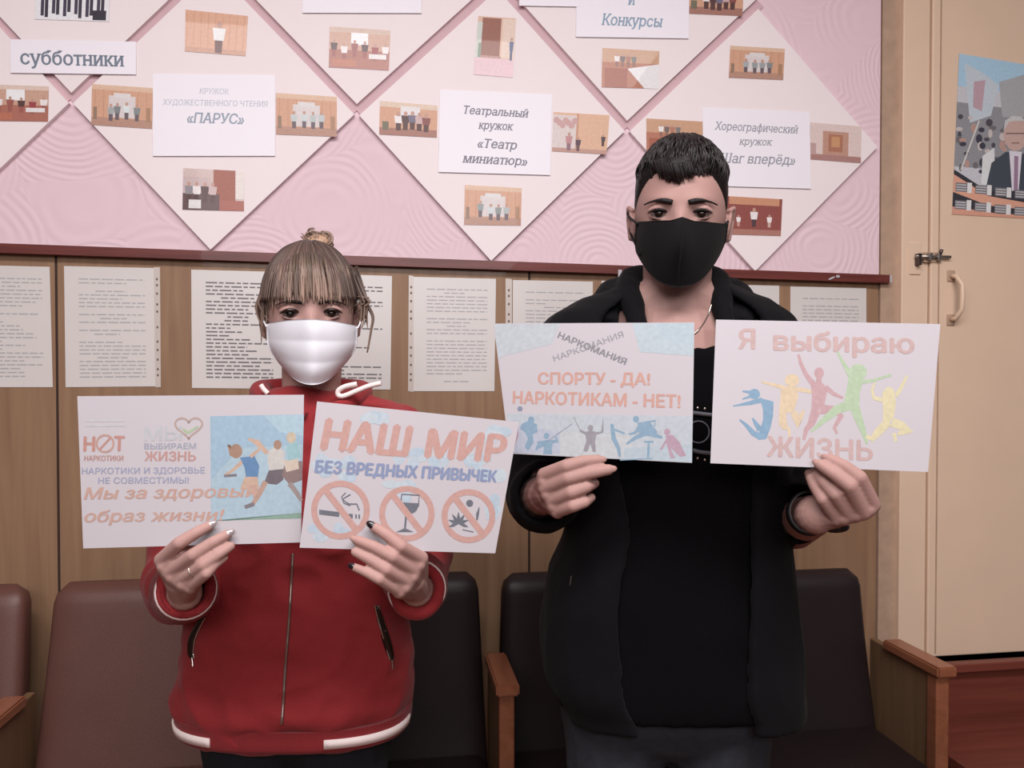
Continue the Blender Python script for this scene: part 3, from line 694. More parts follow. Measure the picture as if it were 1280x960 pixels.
P1.poly([(356, 580), (378, 576), (378, 600), (362, 606), (352, 594)], pc((150, 124, 124))); P1.poly([(354, 576), (372, 572), (374, 586), (358, 590)], pc((222, 198, 186))); P1.stroke([(362, 604), (372, 618), (377, 626)], [7, 6, 4], pc((170, 150, 150)))
P1.poly([(358, 556), (372, 552), (376, 572), (360, 576)], pc((166, 196, 204))); P1.ell(364, 547, 6, 7, pc((214, 190, 170)))
P1.build('picture', MT['printm'], P1o)
og, vi, gr = pc((212, 168, 158)), pc((172, 168, 194)), pc((206, 202, 208))
for a in range(2): T.rect(106, 525 + a * 6, 156, 527 + a * 6, pc((217, 208, 213)))
T.text('Н', (105, 564), (118, 564), 18, pc((206, 150, 142)), 0, .06); T.text('Т', (143, 563.5), (155, 563.5), 18, pc((206, 150, 142)), 0, .06)
T.ring(131.5, 554.5, 10.5, 2.6, pc((206, 160, 152))); T.stroke([(124.5, 562), (138.5, 547)], 2.6, pc((206, 150, 142)))
T.text('НАРКОТИКИ', (105.5, 576), (154, 576), 6.5, pc((200, 152, 148)), 0, .05)
T.text('МЫ', (181, 551), (227, 550), 17, pc((206, 200, 206)), 0, .03)
hp = [(236 + 17 * (16 * math.sin(t) ** 3) / 16, 533.5 - 14.5 * (13 * math.cos(t) - 5 * math.cos(2 * t) - 2 * math.cos(3 * t) - math.cos(4 * t)) / 16) for t in [2 * math.pi * k / 40 for k in range(41)]]
T.stroke(hp, 2.4, pc((198, 168, 162))); T.stroke([(229, 536), (235, 541), (248, 533)], [3, 4, 2], pc((190, 200, 168)))
T.text('ВЫБИРАЕМ', (180.5, 561.5), (245, 561), 7.2, pc((178, 174, 190)), 0, .03); T.text('ЖИЗНЬ', (181, 576), (244.5, 576), 11.5, pc((206, 156, 152)), 0, .04)
T.text('НАРКОТИКИ И ЗДОРОВЬЕ', (102.5, 592.5), (256, 591.5), 7.6, vi, 0, .025); T.text('НЕ СОВМЕСТИМЫ!', (123, 604.5), (236, 604), 7.6, vi, 0, .025)
T.text('Мы за здоровый', (105.5, 624), (322, 621), 14.5, og, .25, .035); T.text('образ жизни!', (106, 652.5), (280, 650.5), 14.5, og, .25, .035)
T.build('lettering', MT['printm'], P1o)

Q = [(396.3, 501.8), (648.7, 527.6), (619, 691.6), (374.5, 684.6)]
P2o, P2, _ = poster(Q, 'poster reading НАШ МИР with three prohibition signs, held right by the woman', (1.07, 1.155, 1.055))
T = Print(P2.o, P2.o + P2.ex, P2.o - P2.ey, .00029)
mq = mapq(Q); R_ = random.Random(4)
for cu, cv, n_, sp in ((.12, .45, 9, .1), (.55, .33, 9, .12), (.9, .35, 9, .1), (.15, .9, 7, .1), (.95, .66, 6, .06), (.45, .6, 5, .06), (.25, .08, 5, .1), (.93, .1, 5, .06)):
    for k in range(n_):
        x, y = mq(min(.95, max(.05, cu + R_.uniform(-sp, sp))), min(.92, max(.07, cv + R_.uniform(-.07, .07)))); P2.ell(x, y, R_.uniform(6, 11), R_.uniform(5, 9), pc([(202, 208, 222), (208, 211, 222), (196, 205, 221)][k % 3]), 14)
P2.build('cloud_pattern', MT['printm'], P2o)
rd = pc((214, 164, 158)); bl = pc((150, 156, 190)); ck = pc((120, 118, 130))
T.text('НАШ', (402, 561), (511, 570), 37, rd, .12, .075); T.text('МИР', (532, 571), (630, 578), 34, rd, .12, .075)
T.text('БЕЗ ВРЕДНЫХ ПРИВЫЧЕК', (394, 590.5), (620, 602.5), 14.5, bl, .06, .09)
for cx, cy, r_ in ((425.6, 637.5, 33), (508.5, 642, 31), (585.5, 645, 30)):
    T.ring(cx, cy, r_, 7.5, rd); 
# cigarette, glass, leaf and syringe
T.poly([(399, 637), (424, 640), (424, 646), (399, 643)], ck); T.poly([(436, 642), (441, 642.5), (441, 648), (436, 647)], ck); T.poly([(444, 643), (446, 643), (446, 648), (444, 648)], ck); T.poly([(448, 643), (450, 643), (450, 648.5), (448, 648)], ck)
T.stroke([(438, 618), (428, 624), (436, 630), (446, 630), (449, 638)], 1.8, ck); T.stroke([(432, 616), (427, 621), (430, 629), (438, 632)], 1.5, ck)
T.stroke([(502, 618), (501, 630), (508, 638), (518, 640), (523, 632), (524, 619), (502, 618)], 1.6, ck); T.poly([(504, 628), (523, 629), (521, 638), (515, 642), (508, 637)], ck); T.stroke([(508, 640), (506, 662)], 2.4, ck); T.poly([(495, 665), (506, 660), (517, 665)], ck)
for a in range(7):
    t = math.radians(200 - a * 36.6 + 0) if False else math.radians(-20 + a * 36.6)
    T.stroke([(573, 654), (573 + 7 * math.cos(t), 654 - 7 * math.sin(t)), (573 + 13 * math.cos(t), 654 - 14 * math.sin(t))], [1.5, 4, .6], ck)
T.ell(587, 629, 4.5, 4.5, ck, 10); T.stroke([(599, 634), (597, 642), (596, 650)], [1, 3.5, 2], ck); T.stroke([(578, 662), (592, 665)], 1.2, ck)
for cx, cy, r_ in ((425.6, 637.5, 33), (508.5, 642, 31), (585.5, 645, 30)):
    T.stroke([(cx - r_ * .6, cy - r_ * .8), (cx + r_ * .62, cy + r_ * .78)], 8, rd)
T.build('lettering', MT['printm'], P2o)

Q = [(617, 404.5), (868, 403), (865, 578.6), (637, 567)]
P3o, P3, _ = poster(Q, 'poster reading СПОРТУ - ДА above small sport figures, held left by the man', (1.21, 1.13, 1.195))
T = Print(P3.o, P3.o + P3.ex, P3.o - P3.ey, .00029)
P3.poly([(617.6, 405), (700, 404.6), (690, 430), (630, 445), (623, 450)], pc((206, 204, 214))); P3.poly([(790, 404), (867.5, 403.5), (867, 445), (800, 440)], pc((202, 208, 218))); P3.poly([(820, 404), (867.5, 403.5), (867, 432), (826, 425)], pc((198, 206, 218)))
P3.poly([(634, 517), (865.8, 520), (865, 578), (638, 566.5)], pc((204, 204, 214))); P3.poly([(634, 530), (700, 540), (700, 568), (638, 566)], pc((198, 196, 214)));P3.poly([(700, 540), (790, 545), (790, 573), (700, 569)], pc((210, 206, 212)))
P3.poly([(780, 560), (865.4, 555), (865, 577), (780, 573)], pc((196, 202, 214)))
tl, gy, pu, dkk = pc((150, 172, 196)), pc((166, 156, 166)), pc((196, 160, 178)), pc((150, 150, 172))
P3.ell(650, 511, 3.4, 3.4, dkk, 10); P3.ell(664, 525, 4.2, 4.6, tl, 12); P3.poly([(652, 530), (660, 526), (671, 530), (672, 540), (666, 543), (667, 553), (660, 564), (656, 558), (660, 548), (656, 540), (650, 536)], tl); P3.stroke([(645, 530), (645, 545), (640, 562)], [5, 6, 4], pu)
P3.ell(683, 545, 3.6, 4, tl, 12); P3.poly([(672, 552), (683, 550), (696, 550), (690, 556), (690, 568), (679, 568), (680, 558), (671, 562)], tl); P3.stroke([(670, 563), (674, 554), (680, 553)], 3, tl); P3.stroke([(690, 553), (697, 552), (695, 546)], 3, tl); P3.stroke([(684, 552), (715, 530)], 1, dkk)
P3.ell(738, 535, 3.6, 4, gy, 12); P3.poly([(731, 540), (738, 538), (746, 540), (744, 552), (745, 565), (741, 565), (738, 555), (734, 565), (729, 564), (733, 551)], gy); P3.stroke([(732, 542), (725, 538)], 3.4, gy); P3.stroke([(745, 542), (753, 540), (754, 524)], [3.4, 3, 1], gy); P3.stroke([(725, 538), (717, 521)], 1, gy)
P3.stroke([(765, 530), (767, 548), (773, 560), (775, 571)], [4, 6, 5, 3], tl); P3.stroke([(768, 537), (781, 542)], 2.5, tl)
P3.ell(795, 524, 4, 4.2, tl, 12); P3.poly([(797, 528), (812, 527), (822, 540), (818, 546), (806, 545), (797, 540)], tl); P3.stroke([(800, 532), (794, 541), (786, 543)], [4, 4, 2], tl); P3.stroke([(808, 541), (795, 547), (783, 555)], [7, 5, 3], tl); P3.stroke([(815, 543), (828, 547)], [7, 3], tl); P3.stroke([(805, 528), (819, 526), (818, 533)], 2.4, tl)
P3.stroke([(810, 572), (811, 553)], 3, tl); P3.rect(805, 551, 817, 553.5, tl); P3.stroke([(775, 575), (815, 573)], 1.5, tl)
P3.ell(834, 540, 4, 4.2, pu, 12); P3.poly([(832, 545), (840, 543), (849, 552), (858, 570), (850, 571), (838, 560), (844, 573), (838, 573), (834, 558)], pu); P3.stroke([(835, 548), (826, 562)], 3, pu)
P3.build('picture', MT['printm'], P3o)
og = pc((220, 166, 156))
T.text('НАРКОМАНИЯ', (693, 452), (780, 421), 8, pc((170, 164, 170)), 0, .015); T.text('НАРКОМАНИЯ', (697, 422), (781, 456), 8.5, pc((150, 144, 152)), 0, .045)
T.text('СПОРТУ - ДА!', (673, 480), (812, 481), 14.5, og, 0, .05); T.text('НАРКОТИКАМ - НЕТ!', (641.5, 504), (850, 509.5), 15.5, og, 0, .05)
T.build('lettering', MT['printm'], P3o)

Q = [(895, 399.5), (1175.5, 405), (1160, 590), (888, 579)]
P4o, P4, _ = poster(Q, 'poster reading Я выбираю ЖИЗНЬ with five jumping silhouettes, held right by the man', (1.13, 1.12, 1.115))
T = Print(P4.o, P4.o + P4.ex, P4.o - P4.ey, .00029)
def Z(x, y): return (870 + x / 4.0, 390 + y / 4.0)
def ZP(col, *p): P4.poly([Z(*q) for q in p], col)
def ZS(col, w_, *p): P4.stroke([Z(*q) for q in p], [k / 4.0 for k in w_], col)
c1, c2, c3, c4, c5 = pc((144, 170, 198)), pc((232, 203, 176)), pc((210, 168, 174)), pc((194, 206, 178)), pc((232, 214, 180))
ZP(c1, (320, 430), (388, 448), (385, 520), (372, 580), (350, 635), (310, 640), (318, 590), (335, 540), (335, 490)); P4.ell(*Z(292, 410), 7, 6.5, c1); ZS(c1, [26, 20, 10, 6], (330, 440), (270, 455), (215, 465), (185, 470)); ZS(c1, [22, 14, 8], (300, 405), (260, 400), (232, 396)); ZS(c1, [20, 12, 6], (300, 420), (262, 425), (232, 436)); ZS(c1, [34, 28, 18, 8], (325, 625), (285, 605), (250, 565), (218, 538)); ZS(c1, [30, 22, 8], (320, 590), (300, 560), (282, 530))
ZP(c2, (425, 370), (500, 375), (512, 420), (490, 500), (450, 505), (455, 570), (415, 570), (415, 500), (422, 430)); P4.ell(*Z(480, 342), 9, 8, c2); ZS(c2, [22, 16, 8], (440, 378), (380, 362), (325, 348)); ZS(c2, [24, 20, 16], (500, 385), (545, 392), (590, 402)); ZS(c2, [36, 30, 16, 10], (435, 545), (445, 580), (465, 585), (470, 640)); ZS(c2, [40, 30, 22, 10], (490, 500), (515, 570), (525, 520), (540, 490))
ZP(c3, (572, 345), (640, 360), (655, 400), (640, 470), (600, 500), (575, 500), (580, 420)); P4.ell(*Z(615, 305), 6, 7, c3); ZP(c3, (603, 315), (625, 315), (630, 360), (598, 360)); ZS(c3, [30, 22, 18, 12], (590, 365), (548, 310), (525, 260), (512, 212)); ZS(c3, [26, 20, 12], (645, 375), (690, 410), (735, 430)); ZS(c3, [50, 36, 24, 14], (600, 490), (575, 560), (550, 590), (538, 640)); ZS(c3, [50, 40, 30, 16], (620, 485), (690, 490), (725, 520), (690, 580)); ZS(c3, [18, 12], (690, 575), (705, 608))
ZP(c4, (765, 300), (835, 340), (820, 400), (815, 460), (790, 490), (755, 480), (742, 440), (755, 380)); P4.ell(*Z(810, 300), 11, 10, c4); ZS(c4, [30, 20, 16, 10], (775, 320), (745, 270), (725, 235), (705, 196)); ZS(c4, [22, 16, 12, 16], (830, 350), (890, 342), (940, 325), (975, 315)); ZS(c4, [50, 44, 30, 10], (765, 465), (700, 490), (640, 540), (575, 600)); ZS(c4, [52, 40, 28, 12], (790, 470), (815, 540), (838, 600), (855, 660))
ZP(c5, (930, 400), (990, 390), (1000, 450), (990, 520), (960, 570), (935, 560), (935, 480)); P4.ell(*Z(965, 410), 7, 9, c5); ZS(c5, [24, 18, 14, 8], (935, 440), (890, 430), (880, 390), (895, 350)); ZS(c5, [22, 18, 12], (1000, 420), (1030, 370), (1055, 318)); ZS(c5, [44, 40, 30, 20], (960, 550), (910, 600), (880, 635), (850, 620)); ZS(c5, [46, 44, 50, 20], (980, 550), (1030, 570), (1065, 590), (1010, 610)); ZS(c5, [20, 14], (990, 605), (1000, 650))
P4.build('picture', MT['printm'], P4o)
og = pc((212, 176, 176))
T.text('Я', (923.5, 435.5), (943, 436), 24.5, og, 0, .045); T.text('выбираю', (967.5, 437.5), (1142, 441.5), 24, og, 0, .045); T.text('ЖИЗНЬ', (959, 570), (1090, 575.5), 24.5, og, 0, .045)
T.build('lettering', MT['printm'], P4o)
# ------------------------------------------------------------------ people: shared builders
def crom(P, n=6):
    P = [np.asarray(p, float) for p in P]; Q = [P[0]] + P + [P[-1]]; out = []
    for i in range(1, len(Q) - 2):
        for k in range(n):
            t = k / n; a, b_, c, d = Q[i - 1], Q[i], Q[i + 1], Q[i + 2]
            out.append(0.5 * (2 * b_ + (c - a) * t + (2 * a - 5 * b_ + 4 * c - d) * t * t + (3 * b_ - a - 3 * c + d) * t ** 3))
    out.append(P[-1]); return out
def crs(R, n=6):
    return [float(x[0]) for x in crom([[r] for r in R], n)]

class Head:
    """face towards the viewer: local x right, y out of the face, z up; origin between the eyes, in the ears' plane"""
    def __init__(s, px, py, d, roll=0.0, pitch=0.0, yaw=0.0, a=.073, b=.096, up=.108, dn=.112, sc=1.0, tilt=.6):
        s.a, s.b, s.up, s.dn = a * sc, b * sc, up * sc, dn * sc
        R3 = Matrix.Rotation(roll, 3, 'Y') @ Matrix.Rotation(pitch, 3, 'X') @ Matrix.Rotation(yaw, 3, 'Z')
        # the face looks towards the photographer
        r_ = ray(px, py) * np.array([1, 1, tilt]); yv = -r_ / np.linalg.norm(r_); xv = np.cross(Uv, -yv) * -1.0; xv = np.cross(yv, np.array([0, 0, 1.0])); xv /= np.linalg.norm(xv)
        if np.dot(xv, Rv) < 0: xv = -xv
        zv = np.cross(xv, -yv) * 1.0
        if zv[2] < 0: zv = -zv
        s.B = np.stack([xv, yv, zv], 1) @ np.array(R3)
        s.E = W(px, py, d - .08) - yv * .08; s.a = a
    def w(s, x, y, z): return s.E + s.B @ np.array([x, y, z])
    def surf(s, n, off=0.0):
        nx, ny, nz = n
        c = s.up if nz > 0 else s.dn
        x, y, z = s.a * nx, s.b * ny, c * nz
        sx = math.copysign(abs(nx) ** .92, nx); x = s.a * sx * 1.0
        if z < 0:
            t = -z / s.dn
            x *= 1 - .30 * t ** 1.8
            if y < 0: y *= 1 - .45 * t
            else: y *= 1 - .03 * t
        if y > 0:
            y *= .95
            fx = x / .03
            g = lambda cx, cz, sx_, sz_: math.exp(-((abs(x) - cx) / sx_) ** 2 - ((z - cz) / sz_) ** 2)
            f = min(1, ny * 2.0)
            y += f * (-.011 * g(.032, -.002, .016, .012) + .004 * g(.030, .020, .022, .009) + .003 * g(.045, -.032, .018, .016)
                 + .018 * math.exp(-(x / .011) ** 2) * math.exp(-((z + .036) / .020) ** 2) + .008 * math.exp(-(x / .010) ** 2) * math.exp(-((z + .012) / .016) ** 2)
                 + .004 * math.exp(-(x / .022) ** 2) * math.exp(-((z + .066) / .007) ** 2) + .005 * math.exp(-(x / .02) ** 2) * math.exp(-((z + .100) / .012) ** 2)
                 - .003 * math.exp(-(x / .018) ** 2) * math.exp(-((z + .082) / .006) ** 2))
        if off:
            k = off; x += k * nx; y += k * ny; z += k * nz
        return s.w(x, y, z)
    def mesh(s, offf=None, nu=80, nv=56):
        rings = []
        for i in range(nv + 1):
            th = math.pi * i / nv; th = min(max(th, 2e-3), math.pi - 2e-3)
            ring = []
            for k in range(nu):
                ph = 2 * math.pi * k / nu
                n = (math.sin(th) * math.cos(ph), math.sin(th) * math.sin(ph), math.cos(th))
                ring.append(s.surf(n, offf(n) if offf else 0.0))
            rings.append(ring)
        return MB().loft(rings)
def bvh_of(mb):
    return BVHTree.FromPolygons([tuple(map(float, v)) for v in mb.v], [tuple(f) for f in mb.f])
def hit(bv, px, py):
    r = ray(px, py); h = bv.ray_cast(Vector(CAM), Vector(r / np.linalg.norm(r)))
    return None if h[0] is None else np.array(h[0])
def depth(p): return float(np.dot(p - CAM, Fv))
def topx(p):
    q = p - CAM; d = np.dot(q, Fv); return 640 + FPX * np.dot(q, Rv) / d, 480 - FPX * np.dot(q, Uv) / d

def face_bits(H, body, eyes, brow_w, lash, eyecol, browmat, makeup=False):
    for sx_ in (-1, 1):
        c = H.w(sx_ * .0325, .0715, -.001)
        e = MB().ellipsoid(c, (H.B @ np.array([.0125, 0, 0]), H.B @ np.array([0, .0125, 0]), H.B @ np.array([0, 0, .0115]))).build('eye', MT['eye_white'], body)
        ii = MB().ellipsoid(H.w(sx_ * .0325, .0805, -.0012), (H.B @ np.array([.0074, 0, 0]), H.B @ np.array([0, .0045, 0]), H.B @ np.array([0, 0, .0062]))).build('iris', MT['iris'], e)
        pts = [H.w(sx_ * (.0325 + t * .0165), .0858 - .006 * t * t, .0046 - .0056 * t * t) for t in np.linspace(-1, 1, 9)]
        MB().tube(pts, [.0007 + lash * (1 - abs(t) ** 2) for t in np.linspace(-1, 1, 9)], 8).build('eyelashes', browmat if not makeup else MT['iris'], body)
        bz = .0150
        pts = [H.w(sx_ * (.012 + .044 * t), .0905 - .016 * t * t, bz + .005 * math.sin(t * 2.4) - .006 * t * t) for t in np.linspace(0, 1, 10)]
        MB().tube(pts, [brow_w * (.75 + .5 * math.sin(min(1, t * 1.3 + .15) * math.pi)) * (1 - .6 * t) for t in np.linspace(0, 1, 10)], 8).build('eyebrow', browmat, body)
def lids(H, mb):
    for sx_ in (-1, 1):
        up = [H.w(sx_ * (.0325 + t * .0165), .0818 - .006 * t * t, .0078 - .0055 * t * t) for t in np.linspace(-1, 1, 7)]
        mb.tube(up, [.0030, .0040, .0046, .0048, .0046, .0040, .0030], 8)
        lo = [H.w(sx_ * (.0325 + t * .0155), .0800 - .006 * t * t, -.0088 + .005 * t * t) for t in np.linspace(-1, 1, 7)]
        mb.tube(lo, [.0018, .0021, .0022, .0022, .0022, .0021, .0018], 8)
        ear = H.w(sx_ * (H.a + .004), -.006, -.014)
        mb.ellipsoid(ear, (H.B @ np.array([.006, .004 * sx_, 0]), H.B @ np.array([0, .017, .004]), H.B @ np.array([sx_ * .004, -.004, .030])))
        mb.chain([H.w(sx_ * (H.a + .006), .004, .010), H.w(sx_ * (H.a + .012), -.012, .014), H.w(sx_ * (H.a + .012), -.020, -.006), H.w(sx_ * (H.a + .006), -.008, -.036)], [.004, .0045, .004, .005])

def fingers(mb, pr, data, rs, offs=(-.004, -.026, -.020, -.010)):
    """finger joints in photo pixels, depth relative to the sheet they hold"""
    J = []
    for pts, r in zip(data, rs):
        P = [W(p[0], p[1], depth_on(pr, p[0], p[1]) + (p[2] if len(p) > 2 else o)) for p, o in zip(pts, offs)]
        mb.chain(P, [r * 1.22, r * 1.10, r * .98, r * .82]); J.append(P)
    return J
def palm(mb, J, wrist, wr, r=.0115):
    for P in J: mb.capsule(wrist, P[0] + Fv * .001, wr * .8, r * .92)
    for a, b_ in zip(J[:-1], J[1:]): mb.capsule(a[0] + Fv * .003, b_[0] + Fv * .003, r * .80, r * .80)
    for a, b_ in zip(J[:-1], J[1:]):
        m0 = (a[0] + b_[0]) / 2; m1 = (a[1] + b_[1]) / 2
        mb.capsule(wrist, m0, wr * .8, r); mb.capsule(m0, m0 * .68 + m1 * .32, r * .95, r * .62)
    c = sum(P[0] for P in J) / len(J)
    mb.capsule(wrist, wrist * .35 + c * .65, wr, r * 1.5)
def nail(P, r, m, body, out=None):
    t = P[3] - P[2]; t /= np.linalg.norm(t); v = CAM - P[3]; v -= t * np.dot(v, t); v /= np.linalg.norm(v); sdir = np.cross(t, v)
    c = P[3] + v * r * .50 + t * r * .30
    MB().ellipsoid(c, (sdir * r * .62, t * r * 1.05, v * r * .34), 12, 8).build('fingernail', m, body)

def legs_feet(mb, hip_l, hip_r, sc=1.0):
    for h in (hip_l, hip_r):
        k = np.array([h[0], h[1] - .01, .46 * sc]); a = np.array([h[0] * 1.0, h[1] + .01, .08])
        mb.chain([h, k, a], [.062, .046, .032]); mb.capsule(a, a + np.array([0, -.12, -.045]), .030, .022)
def sleeve(path, rad, inner=.006, depth_in=.06, n=20):
    P = crom(path, 6); R_ = crs(rad, 6)
    mb = MB(); 
    Pi = P[::-1]; acc = 0; inn = [P[-1]]; rin = [R_[-1] - inner * .5]
    for a, b_ , rr in zip(P[::-1][:-1], P[::-1][1:], R_[::-1][1:]):
        acc += np.linalg.norm(a - b_); inn.append(b_); rin.append(rr - inner - .002)
        if acc > depth_in: break
    # keep one frame for the whole strip: outer rings forwards, inner rings backwards
    rings = []; ref = None; T_ = []
    for i in range(len(P)):
        t = P[min(i + 1, len(P) - 1)] - P[max(i - 1, 0)]; t /= np.linalg.norm(t)
        if ref is None: ref = np.array([0, 0, 1.0]) if abs(t[2]) < .9 else np.array([1.0, 0, 0])
        a = ref - t * np.dot(ref, t); a /= np.linalg.norm(a); ref = a; T_.append((a, np.cross(t, a)))
    ringat = lambda i, r: [P[i] + r * (math.cos(2 * math.pi * k / n) * T_[i][0] + math.sin(2 * math.pi * k / n) * T_[i][1]) for k in range(n)]
    for i in range(len(P)): rings.append(ringat(i, R_[i]))
    m = len(inn)
    for j in range(m): rings.append(ringat(len(P) - 1 - j, rin[j]))
    return mb.loft(rings), P, R_, T_

class Torso:
    def __init__(s, rings): s.r = rings          # (py, cx, half width px, depth, front m, back m, squareness)
    def at(s, v, ang, off=0.0):
        i = min(int(v), len(s.r) - 2); t = v - i
        q0 = s.r[max(i - 1, 0)]; q1 = s.r[i]; q2 = s.r[i + 1]; q3 = s.r[min(i + 2, len(s.r) - 1)]
        g = [0.5 * (2 * b_ + (c - a) * t + (2 * a - 5 * b_ + 4 * c - d) * t * t + (3 * b_ - a - 3 * c + d) * t ** 3) for a, b_, c, d in zip(q0, q1, q2, q3)]
        py, cx, hw, d, tf, tb, e = g
        ca, sa = math.cos(ang), math.sin(ang)
        x = (hw * d / FPX + off) * math.copysign(abs(ca) ** e, ca); y = ((tf if sa < 0 else tb) + off) * math.copysign(abs(sa) ** e, sa)
        return W(cx, py, d) + x * Rv + y * np.array([Fv[0], Fv[1], 0])
    def mesh(s, off=0.0, n=48, sub=5, v0=0, v1=None):
        v1 = len(s.r) - 1 if v1 is None else v1; m = int((v1 - v0) * sub)
        return MB().loft([[s.at(v0 + (v1 - v0) * i / m, 2 * math.pi * k / n, off) for k in range(n)] for i in range(m + 1)])
    def patch(s, pts, wd, off, th=.002):
        """ribbon along (v, ang) points on the surface"""
        pass
    def vof(s, py):
        for i in range(len(s.r) - 1):
            if s.r[i][0] <= py <= s.r[i + 1][0]: return i + (py - s.r[i][0]) / (s.r[i + 1][0] - s.r[i][0])
        return 0 if py < s.r[0][0] else len(s.r) - 1
    def band(s, a0, a1, va, vb, off, name, m, parent, n=24):
        """strip over angles a0..a1 between v levels, standing off the surface, with thickness"""
        mb = MB(); L = []
        for i in range(n + 1):
            a = a0 + (a1 - a0) * i / n
            L.append([s.at(va, a, off), s.at(vb, a, off), s.at(vb, a, off - .006), s.at(va, a, off - .006)])
        mb.loft(L); return mb.build(name, m, parent)
def wrinkle(amp, f1=9.0, aniso=(1, 1, .6), seed=0.0):
    A = Vector(aniso)
    def fn(c, n):
        p = Vector((c[0] * aniso[0] * f1 + seed, c[1] * aniso[1] * f1, c[2] * aniso[2] * f1))
        return amp * (noise.noise(p) + .55 * (1 - 2 * abs(noise.noise(p * 1.9))) + .25 * noise.noise(p * 4.1))
    return fn
def on_surface(bv, pts_px, lift, w_, name, m, parent, flat=False, n=8):
    """a cord or band lying on a garment, along the places the photo shows"""
    P = []
    for q in crom([(x, y, 0) for x, y in pts_px], 6) if not hasattr(w_, '__len__') else [(x, y, 0) for x, y in pts_px]:
        px, py = q[0], q[1]; h = hit(bv, px, py)
        if h is not None: P.append(h - ray(px, py) / np.linalg.norm(ray(px, py)) * lift)
    return MB().tube(crom(P, 4), w_, n).build(name, m, parent)

def hair_strand(mb, cols, pts, r, c0, c1, n=5):
    k0 = len(mb.v); P = crom(pts, 4); m = len(P)
    mb.tube(P, [r * (.12 + .88 * math.sin(math.pi * min(1, .18 + .82 * i / (m - 1))) ** .6) for i in range(m)], n)
    for i in range(m):
        t = i / (m - 1); c = tuple(a * (1 - t) + b_ * t for a, b_ in zip(c0, c1)); cols.extend([c] * n)
def strand_mat(name, rough=.45):
    m = bpy.data.materials.new(name); m.use_nodes = True; nt = m.node_tree; b = nt.nodes['Principled BSDF']; b.inputs['Roughness'].default_value = rough; b.inputs['Specular IOR Level'].default_value = .35
    at = nt.nodes.new('ShaderNodeAttribute'); at.attribute_name = 'Col'; nt.links.new(at.outputs['Color'], b.inputs['Base Color']); return m
def build_strands(mb, cols, name, m, parent):
    o = mb.build(name, m, parent); ca = o.data.color_attributes.new('Col', 'FLOAT_COLOR', 'POINT')
    ca.data.foreach_set('color', [x for c in cols for x in (*c, 1.0)]); return o
MT['hair_strand'] = strand_mat('hair_strands')

# ------------------------------------------------------------------ the woman in red
DWN = 1.38
wo = (W(372, 800, DWN)); wo = np.array([wo[0], wo[1], 0.0])
H = Head(389, 391, 1.375, roll=math.radians(-1.5), a=.0715, up=.110)
body = H.mesh()
lids(H, body)
body.chain([H.w(0, -.02, -.06), W(389, 500, 1.40), W(384, 560, 1.40)], [.052, .050, .075])
body.chain([W(300, 545, 1.41), W(480, 548, 1.41)], [.045, .045]); body.chain([W(384, 550, 1.40), W(374, 760, 1.40), W(372, 860, 1.39)], [.085, .085, .07])
shL, elL, wrL = W(280, 550, 1.40), W(222, 712, 1.36), W(231, 742, depth_on(P1, 231, 742) + .060)
shR, elR, wrR = W(500, 550, 1.40), W(528, 712, 1.37), W(521, 738, depth_on(P2, 521, 738) + .078)
body.chain([shL, elL, wrL], [.042, .036, .024]); body.chain([shR, elR, wrR], [.042, .036, .024])
hp = W(372, 905, 1.39)
legs_feet(body, hp - Rv * .075, hp + Rv * .075, .9)
rs = [.0082, .0083, .0078, .0069]
JL = fingers(body, P1, [[(202, 700), (224, 679), (245, 666), (262, 657)], [(211, 715), (241, 694), (266, 678), (284, 668)], [(223, 725), (254, 706), (273, 693), (288, 683)], [(238, 733), (258, 717), (268, 706), (280, 697)]], rs)
palm(body, JL, wrL, .022)
body.chain([wrL, W(212, 716, depth_on(P1, 212, 716) + .022), W(232, 690, depth_on(P1, 232, 690) + .016), W(246, 668, depth_on(P1, 246, 668) + .012)], [.018, .012, .010, .008])
JR = fingers(body, P2, [[(526, 698), (501, 683), (484, 669), (467, 658)], [(518, 713), (491, 696), (466, 683), (446, 675)], [(510, 727), (483, 712), (462, 699), (444, 690)], [(499, 739), (474, 724), (457, 715), (443, 709)]], rs)
palm(body, JR, wrR, .022)
body.chain([wrR, W(514, 712, depth_on(P2, 514, 712) + .024), W(496, 690, depth_on(P2, 496, 690) + .017), W(482, 668, depth_on(P2, 482, 668) + .012)], [.018, .012, .010, .008])
v, f = remesh(body, .0020, 3, .5)
woman = obj('person', v, f, MT['skin_woman'], None, True, wo)
tag(woman, 'person with fringe and white mask in a red zipped jacket, standing, holding up two posters', 'person')
face_bits(H, woman, None, .0026, .0026, None, MT['hair_black'], makeup=True)
nail(JL[0], .0077, MT['nail_silver'], woman); nail(JL[1], .0078, MT['nail_silver'], woman)
nail(JR[0], .0080, MT['nail_dark'], woman); nail(JR[3], .0066, MT['nail_dark'], woman); nail(JR[1], .0070, MT['skin_woman'], woman)
rp = JL[2][0] * .35 + JL[2][1] * .65
t = JL[2][1] - JL[2][0]; t /= np.linalg.norm(t); a_ = np.cross(t, Fv); a_ /= np.linalg.norm(a_); b_ = np.cross(t, a_)
ringp = [rp + .0088 * (math.cos(2 * math.pi * k / 24) * a_ + math.sin(2 * math.pi * k / 24) * b_) for k in range(25)]
MB().tube(ringp, .0009, 8).build('finger_ring', MT['silver'], woman)
